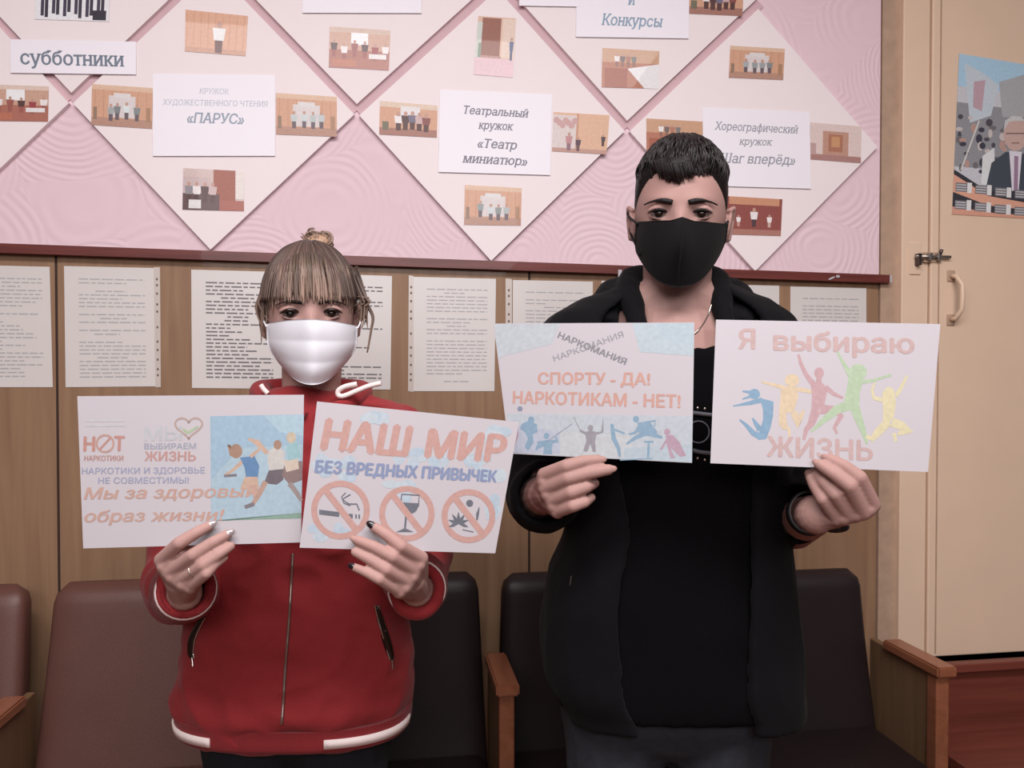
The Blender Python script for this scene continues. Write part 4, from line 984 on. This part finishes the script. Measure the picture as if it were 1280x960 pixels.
# jeans and shoes
jm = MB()
for s_ in (-1, 1):
    h = hp + s_ * Rv * .078
    jm.chain([h + Uv * .02, np.array([h[0], h[1] - .01, .44]), np.array([h[0], h[1] + .01, .07])], [.092, .066, .050])
jm.capsule(hp - Rv * .06 + Uv * .03, hp + Rv * .06 + Uv * .03, .09, .09)
v, f = remesh(jm, .006, 6, .5, wrinkle(.003, 14, seed=3)); obj('jeans', v, f, MT['jeans_dark'], woman)
for s_ in (-1, 1):
    h = hp + s_ * Rv * .078
    sm = MB().capsule((h[0], h[1] + .03, .045), (h[0], h[1] - .13, .035), .042, .036); v, f = remesh(sm, .006, 2)
    v[:, 2] = np.maximum(v[:, 2], 0.0); obj('shoe', v, f, MT['shoe'], woman)
# jacket
TW = Torso([(490, 389, 50, 1.40, .055, .055, .9), (500, 389, 88, 1.40, .075, .07, .85), (515, 389, 122, 1.40, .088, .08, .8), (550, 388, 140, 1.40, .10, .09, .75), (620, 384, 134, 1.39, .115, .10, .75),
            (700, 374, 133, 1.385, .115, .10, .75), (760, 372, 133, 1.38, .115, .105, .75), (830, 372, 139, 1.38, .120, .11, .75), (862, 371, 142, 1.38, .126, .115, .75), (880, 371, 136, 1.38, .116, .108, .75), (898, 371, 133, 1.38, .112, .105, .75), (904, 371, 126, 1.38, .104, .10, .75)])
jk = TW.mesh()
sl, PL_, RL_, TL_ = sleeve([W(300, 540, 1.41), W(262, 580, 1.40), W(232, 690, 1.375), W(228, 732, 1.32), W(230, 738, 1.22), wrL + Uv * .004 + Fv * .006], [.060, .064, .058, .054, .046, .036], .007, .05)
jk.add(sl.v, sl.f)
sr, PR_, RR_, TR_ = sleeve([W(480, 540, 1.41), W(518, 580, 1.40), W(528, 680, 1.375), W(518, 715, 1.32), W(520, 727, 1.24), wrR + Fv * .004], [.060, .064, .056, .050, .045, .037], .007, .05)
jk.add(sr.v, sr.f)
v, f = remesh(jk, .0045, 5, .5, wrinkle(.0095, 7.5, (1, 1, 1.3), 1.7))
jacket = obj('jacket', v, f, MT['red'], woman)
jbv = BVHTree.FromPolygons([tuple(q) for q in v], f)
def cuffs(P, R_, T_, cloth, stripe, parent, frac=.80):
    n = 28; i0 = int((len(P) - 1) * frac)
    for nm, m, a, b_, off in (('cuff', cloth, .0, 1.0, .0035), ('cuff_stripe', stripe, .84, .94, .0048)):
        rings = []
        L = len(P) - 1 - i0
        for side, rr in ((0, off), (1, off - .006)):
            seq = np.linspace(a, b_, 7) if side == 0 else np.linspace(b_, a, 7)
            for q in seq:
                x = i0 + q * L; i = min(int(x), len(P) - 2); t = x - i
                p = P[i] * (1 - t) + P[i + 1] * t; r = R_[i] * (1 - t) + R_[i + 1] * t + rr + (.002 * math.sin(math.pi * q) if nm == 'cuff' else 0.002 * math.sin(math.pi * q))
                rings.append([p + r * (math.cos(2 * math.pi * k / n) * T_[i][0] + math.sin(2 * math.pi * k / n) * T_[i][1]) for k in range(n)])
        rings.append(rings[0])
        MB().loft(rings, False).build(nm, m, parent)
cuffs(PL_, RL_, TL_, MT['red_rib'], MT['white_cloth'], jacket)
cuffs(PR_, RR_, TR_, MT['red_rib'], MT['white_cloth'], jacket)
# hem rib and its two white stripes
def fullband(T_, py0, py1, off, name, m, parent, n=64):
    v0, v1 = T_.vof(py0), T_.vof(py1); rings = []
    for q in np.linspace(0, 1, 7): rings.append([T_.at(v0 + (v1 - v0) * q, 2 * math.pi * k / n, off + .003 * math.sin(math.pi * q)) for k in range(n)])
    for q in np.linspace(1, 0, 7): rings.append([T_.at(v0 + (v1 - v0) * q, 2 * math.pi * k / n, off - .008) for k in range(n)])
    rings.append(rings[0]); return MB().loft(rings, False).build(name, m, parent)
hem = fullband(TW, 874, 905, .009, 'hem', MT['red_rib'], jacket)
va, vb = TW.vof(884), TW.vof(894)
TW.band(math.radians(-176), math.radians(-116), va, vb, .0140, 'hem_stripe', MT['white_cloth'], hem)
TW.band(math.radians(-74), math.radians(-6), va, vb, .0140, 'hem_stripe', MT['white_cloth'], hem)
zp = on_surface(jbv, [(366, 692), (364, 730), (361, 780), (357, 830), (354, 880), (352, 905)], .0026, .0022, 'zip', MT['zip'], jacket)
for pts in ([(254, 772), (247, 785), (241, 800), (239, 815), (240, 822)], [(471, 757), (476, 778), (482, 798), (487, 815), (490, 825)]):
    pk = on_surface(jbv, pts, -.001, [.0035 + .004 * math.sin(math.pi * i / 16) for i in range(17)], 'pocket', MT['iris'], jacket)
    on_surface(jbv, [(x - 2.5, y) for x, y in pts], .003, .0013, 'pocket_zip', MT['silver'], pk)
    on_surface(jbv, [(x + 2.5, y) for x, y in pts], .003, .0013, 'pocket_zip', MT['silver'], pk)
    x, y = pts[-1]; on_surface(jbv, [(x, y), (x + .5, y + 5), (x + 1, y + 11)], .003, .0018, 'zip_pull', MT['silver'], pk)
# collar: a low hood edge with white piping
hood = MB()
for s_ in (-1, 1):
    pts = [W(389 + s_ * 56, 486, 1.44), W(389 + s_ * 64, 490, 1.40), W(389 + s_ * 54, 499, 1.345), W(389 + s_ * 34, 509, 1.315), W(389 + s_ * 6, 520, 1.305)]
    hood.tube(crom(pts, 5), crs([.018, .019, .015, .012, .009], 5), 12)
hood.tube([W(333, 487, 1.44), W(389, 482, 1.475), W(445, 487, 1.44)], .019, 12)
hood.ellipsoid(W(392, 510, 1.49), (Rv * .10, Fv * .045, Uv * .05))
v, f = remesh(hood, .004, 4); hd_ = obj('hood', v, f, MT['red'], jacket); hbv = BVHTree.FromPolygons([tuple(q) for q in v], f)
for pts in ([(476, 479), (460, 483), (445, 489), (430, 495), (423, 494), (423, 488), (432, 483), (446, 480)], [(326, 481), (330, 487), (335, 492)]):
    P = [W(x, y, 1.312 if x > 400 else 1.325) for x, y in pts]
    MB().tube(crom(P, 5), .0042, 10).build('piping', MT['white_cloth'], hd_)
# mask
hbv = bvh_of(H.mesh())
def mask(bv, outline, nu, nv, mname, m, parent, dome, mid, pleat=0.0):
    """outline(u,v)->photo pixel; lies over nose and chin, standing off the face"""
    V = []
    for j in range(nv + 1):
        for i in range(nu + 1):
            u, v_ = i / nu * 2 - 1, j / nv
            px, py = outline(u, v_); d = dome(u, v_)
            h = hit(bv, px, py)
            if h is not None: d = min(d, depth(h) - .0045)
            d -= pleat * (abs(math.sin(v_ * math.pi * 3.0)) - .5) * (1 - .5 * abs(u))
            V.append(W(px, py, d))
    n = len(V); F_ = []
    back = [p + Fv * .0022 for p in V]; k = nu + 1
    for j in range(nv):
        for i in range(nu):
            q = (j * k + i, j * k + i + 1, (j + 1) * k + i + 1, (j + 1) * k + i); F_.append(q); F_.append(tuple(n + x for x in q[::-1]))
    bd = [i for i in range(k)] + [j * k + nu for j in range(1, nv + 1)] + [nv * k + i for i in range(nu - 1, -1, -1)] + [j * k for j in range(nv - 1, 0, -1)]
    for a, b_ in zip(bd, bd[1:] + bd[:1]): F_.append((a, b_, n + b_, n + a))
    return obj(mname, V + back, F_, m, parent)
dE = 1.375
def wout(u, v_):
    # corners TL(335,405) top mid(389,399) TR(446,408), sides narrow to the chin at (389,481)
    top = 399 + 7 * u * u + 1.5 * u; bot = 481 - 17 * abs(u) ** 2.2
    hw = 57 * (1 - .02 * v_) if v_ < .35 else 57 * (.993 - .42 * ((v_ - .35) / .65) ** 1.6)
    return 390 + u * hw, top + (bot - top) * v_
def wdome(u, v_): return dE - .114 * math.sqrt(max(.02, 1 - .86 * u * u)) * (1 - .10 * (v_ - .3) ** 2) + .012 * v_ - .010 * math.exp(-(u / .3) ** 2) * (1 - v_ * .5) + .006 * math.exp(-((v_ - 1) / .15) ** 2)
mk = mask(hbv, wout, 40, 40, 'face_mask', MT['mask_white'], woman, wdome, None, .0020)
for pts in ([(333, 408, 1.31), (330, 402, 1.335), (328, 394, 1.37), (327, 388, 1.385)], [(447, 410, 1.31), (450, 404, 1.335), (451, 396, 1.37), (451, 388, 1.385)]):
    MB().tube(crom([W(*p) for p in pts], 4), .0013, 8).build('ear_loop', MT['mask_white'], mk)
# hair: scalp cap, fringe, side locks, bun
def woff(n):
    nx, ny, nz = n
    zl = .52 if ny > .45 else (.52 - (.45 - ny) * 1.6 if ny > -.1 else -.45)
    k = 1 / (1 + math.exp(-(nz - zl) / .05))
    return -.012 + k * (.012 + .008 + .004 * nz)
cap = H.mesh(woff)
v, f = remesh(cap, .004, 2, .4, lambda c, n: .0012 * noise.noise(Vector(c * 70)))
hair = obj('hair', v, f, mat('brown_hair', (82, 65, 58), .45, .35, 90, .5, 300), woman)
cbv = BVHTree.FromPolygons([tuple(q) for q in v], f)
R_ = random.Random(12)
root, mid_, tip = lin((70, 55, 50)), lin((120, 98, 88)), lin((186, 156, 138))
sm, sc_ = MB(), []
def shade(k): return tuple(x * k for x in tip)
for i in range(210):      # fringe falling from the crown over the brow
    u = R_.uniform(-1, 1); lay = R_.random()
    x1 = 389 + u * 55 + R_.uniform(-2, 2); x0 = 386 + u * 42; xm = 388 + u * 54
    y0 = 316 + 10 * abs(u) + R_.uniform(-8, 6); y1 = 379 + 5 * abs(u) ** 3 + R_.choice((-14, -8, -4, 0, 2)) + R_.uniform(-3, 3)
    if abs(u) > .85: y1 += R_.uniform(0, 14)
    lift = .004 + .006 * lay
    P = []
    for t in (0, .3, .62, 1):
        x = (x0 * (1 - t) + x1 * t) + (xm - (x0 + x1) / 2) * math.sin(math.pi * t) * .8; y = y0 + (y1 - y0) * t
        h = hit(cbv, x, y); h2 = hit(hbv, x, y)
        d = min([depth(q) for q in (h, h2) if q is not None] or [1.37])
        P.append(W(x, y, d + .002 - (lift + .002) * min(1, t * 2.2) - .004 * math.sin(math.pi * t)))
    br = max(.3, .68 + .75 * noise.noise(Vector((u * 7.5, 3.3, .4))) + R_.uniform(-.15, .15))
    hair_strand(sm, sc_, P, R_.uniform(.0014, .0026), tuple(x * R_.uniform(.8, 1.3) for x in root), shade(br * .82))
for i in range(260):      # combed over the skull to the back
    a = R_.uniform(0, math.pi); 
    P = []
    a2 = a + R_.uniform(-.06, .06)
    for t in np.linspace(0, 1, 5):
        th = .15 + t * (1.25 if abs(math.cos(a)) > .5 else .75)
        n = (math.sin(th) * math.cos(a2), math.sin(th) * math.sin(a2) * .9, math.cos(th))
        P.append(H.surf(n, .0135 + .0015 * math.sin(i)))
    br = R_.choice((.7, .9, 1.1, 1.4))
    hair_strand(sm, sc_, P, R_.uniform(.0012, .0022), tuple(x * br for x in root), tuple(x * br * (.8 if abs(math.cos(a)) < .6 else .65) for x in mid_))
for side, X, Y1 in ((-1, 330, 430), (1, 452, 410)):     # side locks by the ears
    for i in range(34):
        x = X + R_.uniform(-5, 5); y1 = Y1 + R_.uniform(-40, 6); dd = R_.uniform(-.02, .012)
        P = [W(x - side * 10, 340 + R_.uniform(-8, 8), 1.36 + dd), W(x + side * 2, 372, 1.352 + dd), W(x + side * R_.uniform(0, 7), (372 + y1) / 2, 1.352 + dd), W(x - side * R_.uniform(-6, 6), y1, 1.355 + dd)]
        br = R_.choice((.5, .7, .9)); hair_strand(sm, sc_, P, R_.uniform(.0012, .0022), root, shade(br * .75))
for i in range(12):       # loose curl on the right
    o_ = R_.uniform(-2, 2); dd = R_.uniform(-.008, .008)
    P = [W(450 + o_, 372, 1.36 + dd), W(459 + o_, 382, 1.36 + dd), W(466 + o_ * .6, 396, 1.36 + dd), W(464 + o_ * .5, 412, 1.36 + dd), W(459 + o_ * .4, 441, 1.36 + dd)]
    hair_strand(sm, sc_, P, .0013, root, shade(.6))
bc = W(398, 304, 1.43)
for i in range(90):       # bun tied high at the back
    a = R_.uniform(0, 2 * math.pi); tl_ = R_.uniform(-.8, .8); r = R_.uniform(.014, .023)
    A = Rv * math.cos(tl_) + Uv * math.sin(tl_); Bq = Fv * math.cos(a) + Uv * math.sin(a)
    P = [bc + A * r * 1.15 * math.cos(q) + Bq * r * .85 * math.sin(q) + Uv * R_.uniform(-.002, .002) for q in np.linspace(a, a + 3.6, 6)]
    br = R_.choice((.6, .75, .95)); hair_strand(sm, sc_, P, .0022, shade(br * .7), shade(br))
for i in range(16):
    x = 398 + R_.uniform(-20, 22); P = [bc + Rv * (x - 398) * .0006, W(x, 300 + R_.uniform(-6, 4), 1.42), W(x + (x - 398) * .25, 296 + R_.uniform(-6, 12), 1.41)]
    hair_strand(sm, sc_, P, .0012, shade(.7), shade(.9))
build_strands(sm, sc_, 'hair_locks', MT['hair_strand'], hair)
MB().ellipsoid(bc, (Rv * .022, Fv * .017, Uv * .015)).build('bun', MT['hair_strand'] if False else mat('blond_hair', (176, 142, 116), .45, .3, 120, .5, 300), hair)

# ------------------------------------------------------------------ the man in black
DM = 1.34
mo = W(838, 800, DM); mo = np.array([mo[0], mo[1], 0.0])
H = Head(850, 266, 1.325, roll=math.radians(2.5), a=.0735)
body = H.mesh()
lids(H, body)
body.chain([H.w(0, -.025, -.055), W(844, 372, 1.345), W(840, 440, 1.36)], [.058, .057, .085])
body.capsule(W(843, 366, 1.335), W(790, 400, 1.36), .045, .05); body.capsule(W(843, 366, 1.335), W(895, 398, 1.36), .045, .05)
body.chain([W(735, 430, 1.36), W(940, 430, 1.36)], [.05, .05]); body.chain([W(838, 440, 1.36), W(836, 700, 1.35), W(836, 820, 1.34)], [.10, .095, .08])
shL, elL, wrL = W(718, 432, 1.36), W(676, 622, 1.345), W(681, 618, depth_on(P3, 681, 600) + .060)
shR, elR, wrR = W(960, 432, 1.36), W(992, 655, 1.36), W(1020, 643, depth_on(P4, 1040, 620) + .045)
body.chain([shL, elL, wrL], [.048, .042, .028]); body.chain([shR, elR, wrR], [.048, .042, .029])
hp = W(832, 872, 1.345)
legs_feet(body, hp - Rv * .09, hp + Rv * .09, 1.0)
rs = [.0096, .0098, .0092, .0082]
JL = fingers(body, P3, [[(681, 594), (708, 583), (729, 577), (748, 575)], [(682, 610), (710, 598), (738, 591), (761, 587)], [(690, 626), (714, 616), (733, 609), (743, 604, .0)], [(697, 639), (716, 633), (731, 628), (739, 622, .0)]], rs)
palm(body, JL, wrL, .026, .0125)
body.chain([wrL, W(690, 600, depth_on(P3, 690, 600) + .026), W(708, 584, depth_on(P3, 708, 584) + .018), W(724, 566, depth_on(P3, 724, 566) + .013)], [.020, .0135, .011, .009])
JR = fingers(body, P4, [[(1090, 631), (1074, 597), (1055, 583), (1037, 574)], [(1079, 640), (1062, 607), (1042, 592), (1025, 581)], [(1062, 644, .004), (1044, 618, -.012), (1030, 603, -.004), (1019, 590, .012)], [(1046, 648, .012), (1028, 624, -.002), (1018, 607, .006), (1011, 592, .016)]], rs)
palm(body, JR, wrR, .027, .0125)
body.chain([wrR, W(1050, 628, depth_on(P4, 1050, 628) + .026), W(1056, 604, depth_on(P4, 1056, 604) + .020), W(1048, 582, depth_on(P4, 1048, 582) + .014)], [.020, .0135, .011, .009])
v, f = remesh(body, .0020, 3, .5)
man = obj('person', v, f, MT['skin_man'], None, True, mo)
tag(man, 'person with short dark hair and black mask in an open black coat, holding two posters', 'person')
face_bits(H, man, None, .0040, .0016, None, MT['hair_black'])
for P in JL[:2]: nail(P, .0085, MT['skin_man'], man)
for P in JR[:2]: nail(P, .0085, MT['skin_man'], man)
# jeans, shoes
jm = MB()
for s_ in (-1, 1):
    h = hp + s_ * Rv * .086
    jm.chain([h, np.array([h[0], h[1] - .01, .46]), np.array([h[0], h[1] + .01, .07])], [.092, .070, .055])
jm.capsule(hp - Rv * .07, hp + Rv * .07, .10, .10)
v, f = remesh(jm, .006, 6, .5, wrinkle(.004, 13, seed=8)); obj('jeans', v, f, MT['jeans_grey'], man)
for s_ in (-1, 1):
    h = hp + s_ * Rv * .086
    sm = MB().capsule((h[0], h[1] + .03, .05), (h[0], h[1] - .15, .04), .046, .04); v, f = remesh(sm, .006, 2)
    v[:, 2] = np.maximum(v[:, 2], 0.0); obj('shoe', v, f, MT['shoe'], man)
# t-shirt with a grey print
TS = Torso([(432, 842, 70, 1.36, .080, .07, .85), (440, 841, 105, 1.36, .098, .08, .8), (460, 840, 125, 1.36, .108, .09, .75), (520, 838, 128, 1.36, .118, .10, .75), (640, 836, 124, 1.355, .120, .10, .75), (760, 834, 132, 1.35, .125, .11, .75), (840, 834, 138, 1.345, .128, .11, .75), (868, 834, 138, 1.345, .126, .11, .75)])
v, f = remesh(TS.mesh(), .005, 4, .5, wrinkle(.0035, 10, (1, 1, .5), 4.2)); shirt = obj('shirt', v, f, MT['shirt_black'], man); sbv = BVHTree.FromPolygons([tuple(q) for q in v], f)
neck = [TS.at(TS.vof(400), 2 * math.pi * k / 32, .003) for k in range(33)]
gm = mat('grey_print', (96, 96, 104), .7, .2, 200)
for pts in ([(866, 516), (874, 517), (882, 518), (892, 519)], [(866, 563), (874, 565), (882, 566), (892, 567)]):
    on_surface(sbv, pts, .001, .0032, 'shirt_print', gm, shirt)
on_surface(sbv, [(873 + 13.5 * math.cos(t), 540 - 13.5 * math.sin(t)) for t in np.linspace(0, 2 * math.pi, 17)], .001, .0013, 'shirt_print', gm, shirt)
for x, y in ((872, 510), (881, 511), (872, 573), (881, 575)): 
    h = hit(sbv, x, y)
    if h is not None: MB().ellipsoid(h, (Rv * .0022, Fv * .0015, Uv * .0022), 10, 6).build('stud', MT['silver'], shirt)
# coat
TC = Torso([(352, 842, 62, 1.375, .040, .055, .9), (368, 842, 96, 1.375, .075, .075, .85), (384, 840, 128, 1.375, .10, .09, .8), (404, 838, 152, 1.37, .115, .10, .75), (450, 836, 160, 1.37, .125, .11, .7), (560, 838, 142, 1.365, .135, .11, .7),
            (650, 843, 134, 1.36, .14, .115, .7), (720, 836, 150, 1.355, .145, .12, .7), (790, 835, 160, 1.355, .145, .125, .7), (838, 838, 157, 1.35, .145, .125, .7), (866, 848, 150, 1.35, .14, .12, .7), (880, 850, 146, 1.35, .14, .12, .7)])
cm = MB(); L = []
nA = 64; vv = np.linspace(0, len(TC.r) - 1, 60)
def gap(v_): # half opening angle in front
    return math.radians(34) if v_ < 3 else math.radians(34 - 14 * min(1, (v_ - 3) / 5))
G0 = [[TC.at(v_, -math.pi / 2 + gap(v_) + (2 * math.pi - 2 * gap(v_)) * k / nA) for k in range(nA + 1)] for v_ in vv]
G1 = [[TC.at(v_, -math.pi / 2 + gap(v_) + (2 * math.pi - 2 * gap(v_)) * k / nA, -.013) for k in range(nA + 1)] for v_ in vv]
for r0, r1 in zip(G0, G1): L.append(r0 + r1[::-1])
cm.loft(L)
sl, PL_, RL_, TL_ = sleeve([W(735, 425, 1.37), W(704, 460, 1.37), W(684, 570, 1.36), W(678, 618, 1.33), W(682, 618, 1.27), wrL + Fv * .012 + Uv * -.002], [.066, .068, .062, .060, .055, .050], .006, .05)
cm.add(sl.v, sl.f)
sr, PR_, RR_, TR_ = sleeve([W(942, 425, 1.37), W(968, 460, 1.37), W(984, 580, 1.365), W(990, 632, 1.34), W(996, 640, 1.29), W(1001, 642, 1.235)], [.066, .068, .060, .056, .050, .046], .006, .05)
cm.add(sr.v, sr.f)
# longer flap at the right hem
cm.chain([W(975, 800, 1.35), W(985, 860, 1.345), W(987, 900, 1.34)], [.022, .018, .010])
v, f = remesh(cm, .0048, 5, .5, wrinkle(.005, 8, (1, 1, .5), 9.1))
coat = obj('coat', v, f, MT['coat_black'], man); kbv = BVHTree.FromPolygons([tuple(q) for q in v], f)
# hood folded on the shoulders
hm = MB()
for s_, xs_ in ((-1, (792, 786, 792, 800)), (1, (892, 900, 902, 912))):
    P = [W(842 + s_ * 30, 352, 1.44), W(xs_[0], 350, 1.385), W(xs_[1], 366, 1.335), W(xs_[2], 385, 1.30), W(xs_[3], 420, 1.265)]
    hm.tube(crom(P, 5), crs([.026, .024, .022, .018, .012], 5), 12)
    P = [W(842 + s_ * 40, 366, 1.44), W(842 + s_ * 74, 368, 1.40), W(842 + s_ * 84, 384, 1.35), W(842 + s_ * 84, 408, 1.30)]
    hm.tube(crom(P, 5), crs([.028, .028, .026, .018], 5), 12)
hm.ellipsoid(W(842, 372, 1.47), (Rv * .11, Fv * .05, Uv * .05))
v, f = remesh(hm, .0045, 5, .5, wrinkle(.003, 12, seed=2)); obj('hood', v, f, MT['coat_black'], coat)
on_surface(kbv, [(714, 720), (713, 728), (712, 732)], .001, .0008, 'pocket_pull', MT['darksteel'], coat)
# necklace
nb = BVHTree.FromPolygons([tuple(q.co + man.location) for q in man.data.vertices], [tuple(p.vertices) for p in man.data.polygons])
P = []
for px, py in [(791, 376), (795, 388), (802, 398), (812, 408), (828, 420), (845, 426), (862, 420), (875, 410), (884, 395), (890, 378), (892, 366)]:
    h = hit(nb, px, py)
    if h is not None: P.append(h - Fv * .001)
if len(P) > 3: MB().tube(crom(P, 6), .0013, 8).build('necklace', MT['silver'], man)
# watch
wc = W(1013, 641, depth(wrR) + .012); ax = elR - wrR; ax /= np.linalg.norm(ax)
a_ = np.cross(ax, Uv); a_ /= np.linalg.norm(a_); b_ = np.cross(a_, ax)
wr_ = MB(); rings = []
for off, rr in ((-.009, .0290), (-.009, .0325), (.009, .0330), (.009, .0295)):
    rings.append([wc + ax * off + rr * (math.cos(2 * math.pi * k / 32) * a_ + math.sin(2 * math.pi * k / 32) * b_) for k in range(32)])
rings.append(rings[0]); wr_.loft(rings, False); wt = wr_.build('wristwatch', MT['strap'], man)
c = W(1046, 659, depth(wrR) - .012)
MB().ellipsoid(W(1043, 658, depth(wrR) - .004), (Rv * .021, Uv * .009, Fv * .018)).build('watch_case', MT['strap'], wt)
MB().ellipsoid(W(1036, 657, depth(wrR) - .021), (Rv * .002, Uv * .0018, Fv * .002), 10, 6).build('watch_crown', MT['silver'], wt)
# mask
hbv = bvh_of(H.mesh())
def mout(u, v_):
    top = 271 + 4.5 * min(1, abs(u) / .25) + 3.5 * abs(u) ** 2 + 1.5 * u
    bot = 359 - 4 * abs(u) - 40 * abs(u) ** 2.6
    lx = 793.5 if True else 0
    hw = 57.5 - (0 if v_ < .45 else 4 * ((v_ - .45) / .55) ** 1.5)
    cx = 851 + (853 - 851) * (1 - v_) - 2.5 * v_
    return cx + u * hw, top + (bot - top) * v_
def mdome(u, v_):
    return 1.325 - .108 * math.sqrt(max(.02, 1 - .88 * abs(u) ** 1.7)) - .016 * math.exp(-(u / .28) ** 2) * math.exp(-((v_ - .35) / .4) ** 2) + .022 * v_ ** 2.5
mk = mask(hbv, mout, 44, 36, 'face_mask', MT['mask_black'], man, mdome, None)
MB().tube(crom([W(854.5, 272, 1.205), W(853, 290, 1.196), W(850.5, 320, 1.198), W(848, 345, 1.21), W(847.5, 358, 1.222)], 5), .0008, 6).build('mask_seam', MT['mask_black'], mk)
for pts in ([(797, 280, 1.275), (792, 276, 1.30), (787, 272, 1.33), (785, 266, 1.345)], [(800, 318, 1.275), (795, 306, 1.30), (790, 296, 1.33), (787, 286, 1.345)], [(906, 281, 1.275), (910, 277, 1.30), (914, 273, 1.33), (915, 267, 1.345)]):
    MB().tube(crom([W(*p) for p in pts], 4), .0022, 8).build('ear_loop', MT['mask_black'], mk)
# hair: faded sides, longer top falling forward
def moff(n):
    nx, ny, nz = n
    if ny > .62: zl = .60
    elif ny > .18: zl = .60 - (.62 - ny) / .44 * .62
    elif ny > -.1: zl = .02
    else: zl = -.45
    k = 1 / (1 + math.exp(-(nz - zl) / .045))
    return -.010 + k * (.010 + .0035 + .019 * max(0, nz - .25) ** .8)
cap = H.mesh(moff)
for pts, rr in (([(822, 192), (828, 206), (836, 222)], (.014, .014, .006)), ([(836, 190), (842, 208), (848, 225)], (.014, .014, .005)), ([(850, 188), (856, 204), (864, 218)], (.014, .014, .006)), ([(866, 188), (874, 200), (884, 210)], (.014, .013, .007))):
    P = []
    for x, y in pts:
        h = hit(hbv, x, y); P.append(W(x, y, (depth(h) if h is not None else 1.30) - .006))
    cap.chain(P, rr)
v, f = remesh(cap, .0032, 2, .4, lambda c, n: .0012 * noise.noise(Vector((c[0] * 60, c[1] * 60, c[2] * 40))) if c[2] > H.w(0, 0, .05)[2] else 0.0)
hair = obj('hair', v, f, MT['hair_black'], man)
cbv = BVHTree.FromPolygons([tuple(q) for q in v], f)
sm, sc_ = MB(), []; R_ = random.Random(5)
for i in range(520):      # short strands combed forward over the top
    a = R_.uniform(-.25, math.pi + .25); th0 = R_.uniform(.0, .80); L_ = R_.uniform(.22, .40); P = []; sw = R_.uniform(-.10, .16)
    for t in np.linspace(0, 1, 4):
        th = th0 + L_ * t; aa = a + sw * t
        n = (math.sin(th) * math.cos(aa), math.sin(th) * math.sin(aa), math.cos(th))
        P.append(H.surf(n, moff(n) + .0035 * math.sin(math.pi * t) * R_.uniform(.6, 1.5) + (.001 if t < 1 else -.001)))
    k = R_.choice((.6, .9, 1.4)); hair_strand(sm, sc_, P, R_.uniform(.0012, .0020), tuple(q * k for q in lin((26, 21, 21))), tuple(q * k for q in lin((36, 29, 28))))
for i in range(70):
    u = R_.random(); x = 822 + u * 62; y = 214 + 4 * math.sin(u * 3); y1 = 221 + 8 * math.exp(-((u - .35) / .25) ** 2) + R_.uniform(-4, 3) - 8 * max(0, u - .6)
    h = hit(cbv, x, y) 
    if h is None: continue
    h2 = hit(hbv, x + 2, y1); d2 = depth(h2) if h2 is not None else depth(h)
    hair_strand(sm, sc_, [W(x - 4, y - 14, depth(h) - .006), W(x, y, depth(h) - .005), W(x + 2 + R_.uniform(-3, 3), y1, d2 - .002)], .0012, lin((28, 22, 22)), lin((36, 28, 27)))
build_strands(sm, sc_, 'hair_locks', MT['hair_strand'], hair)
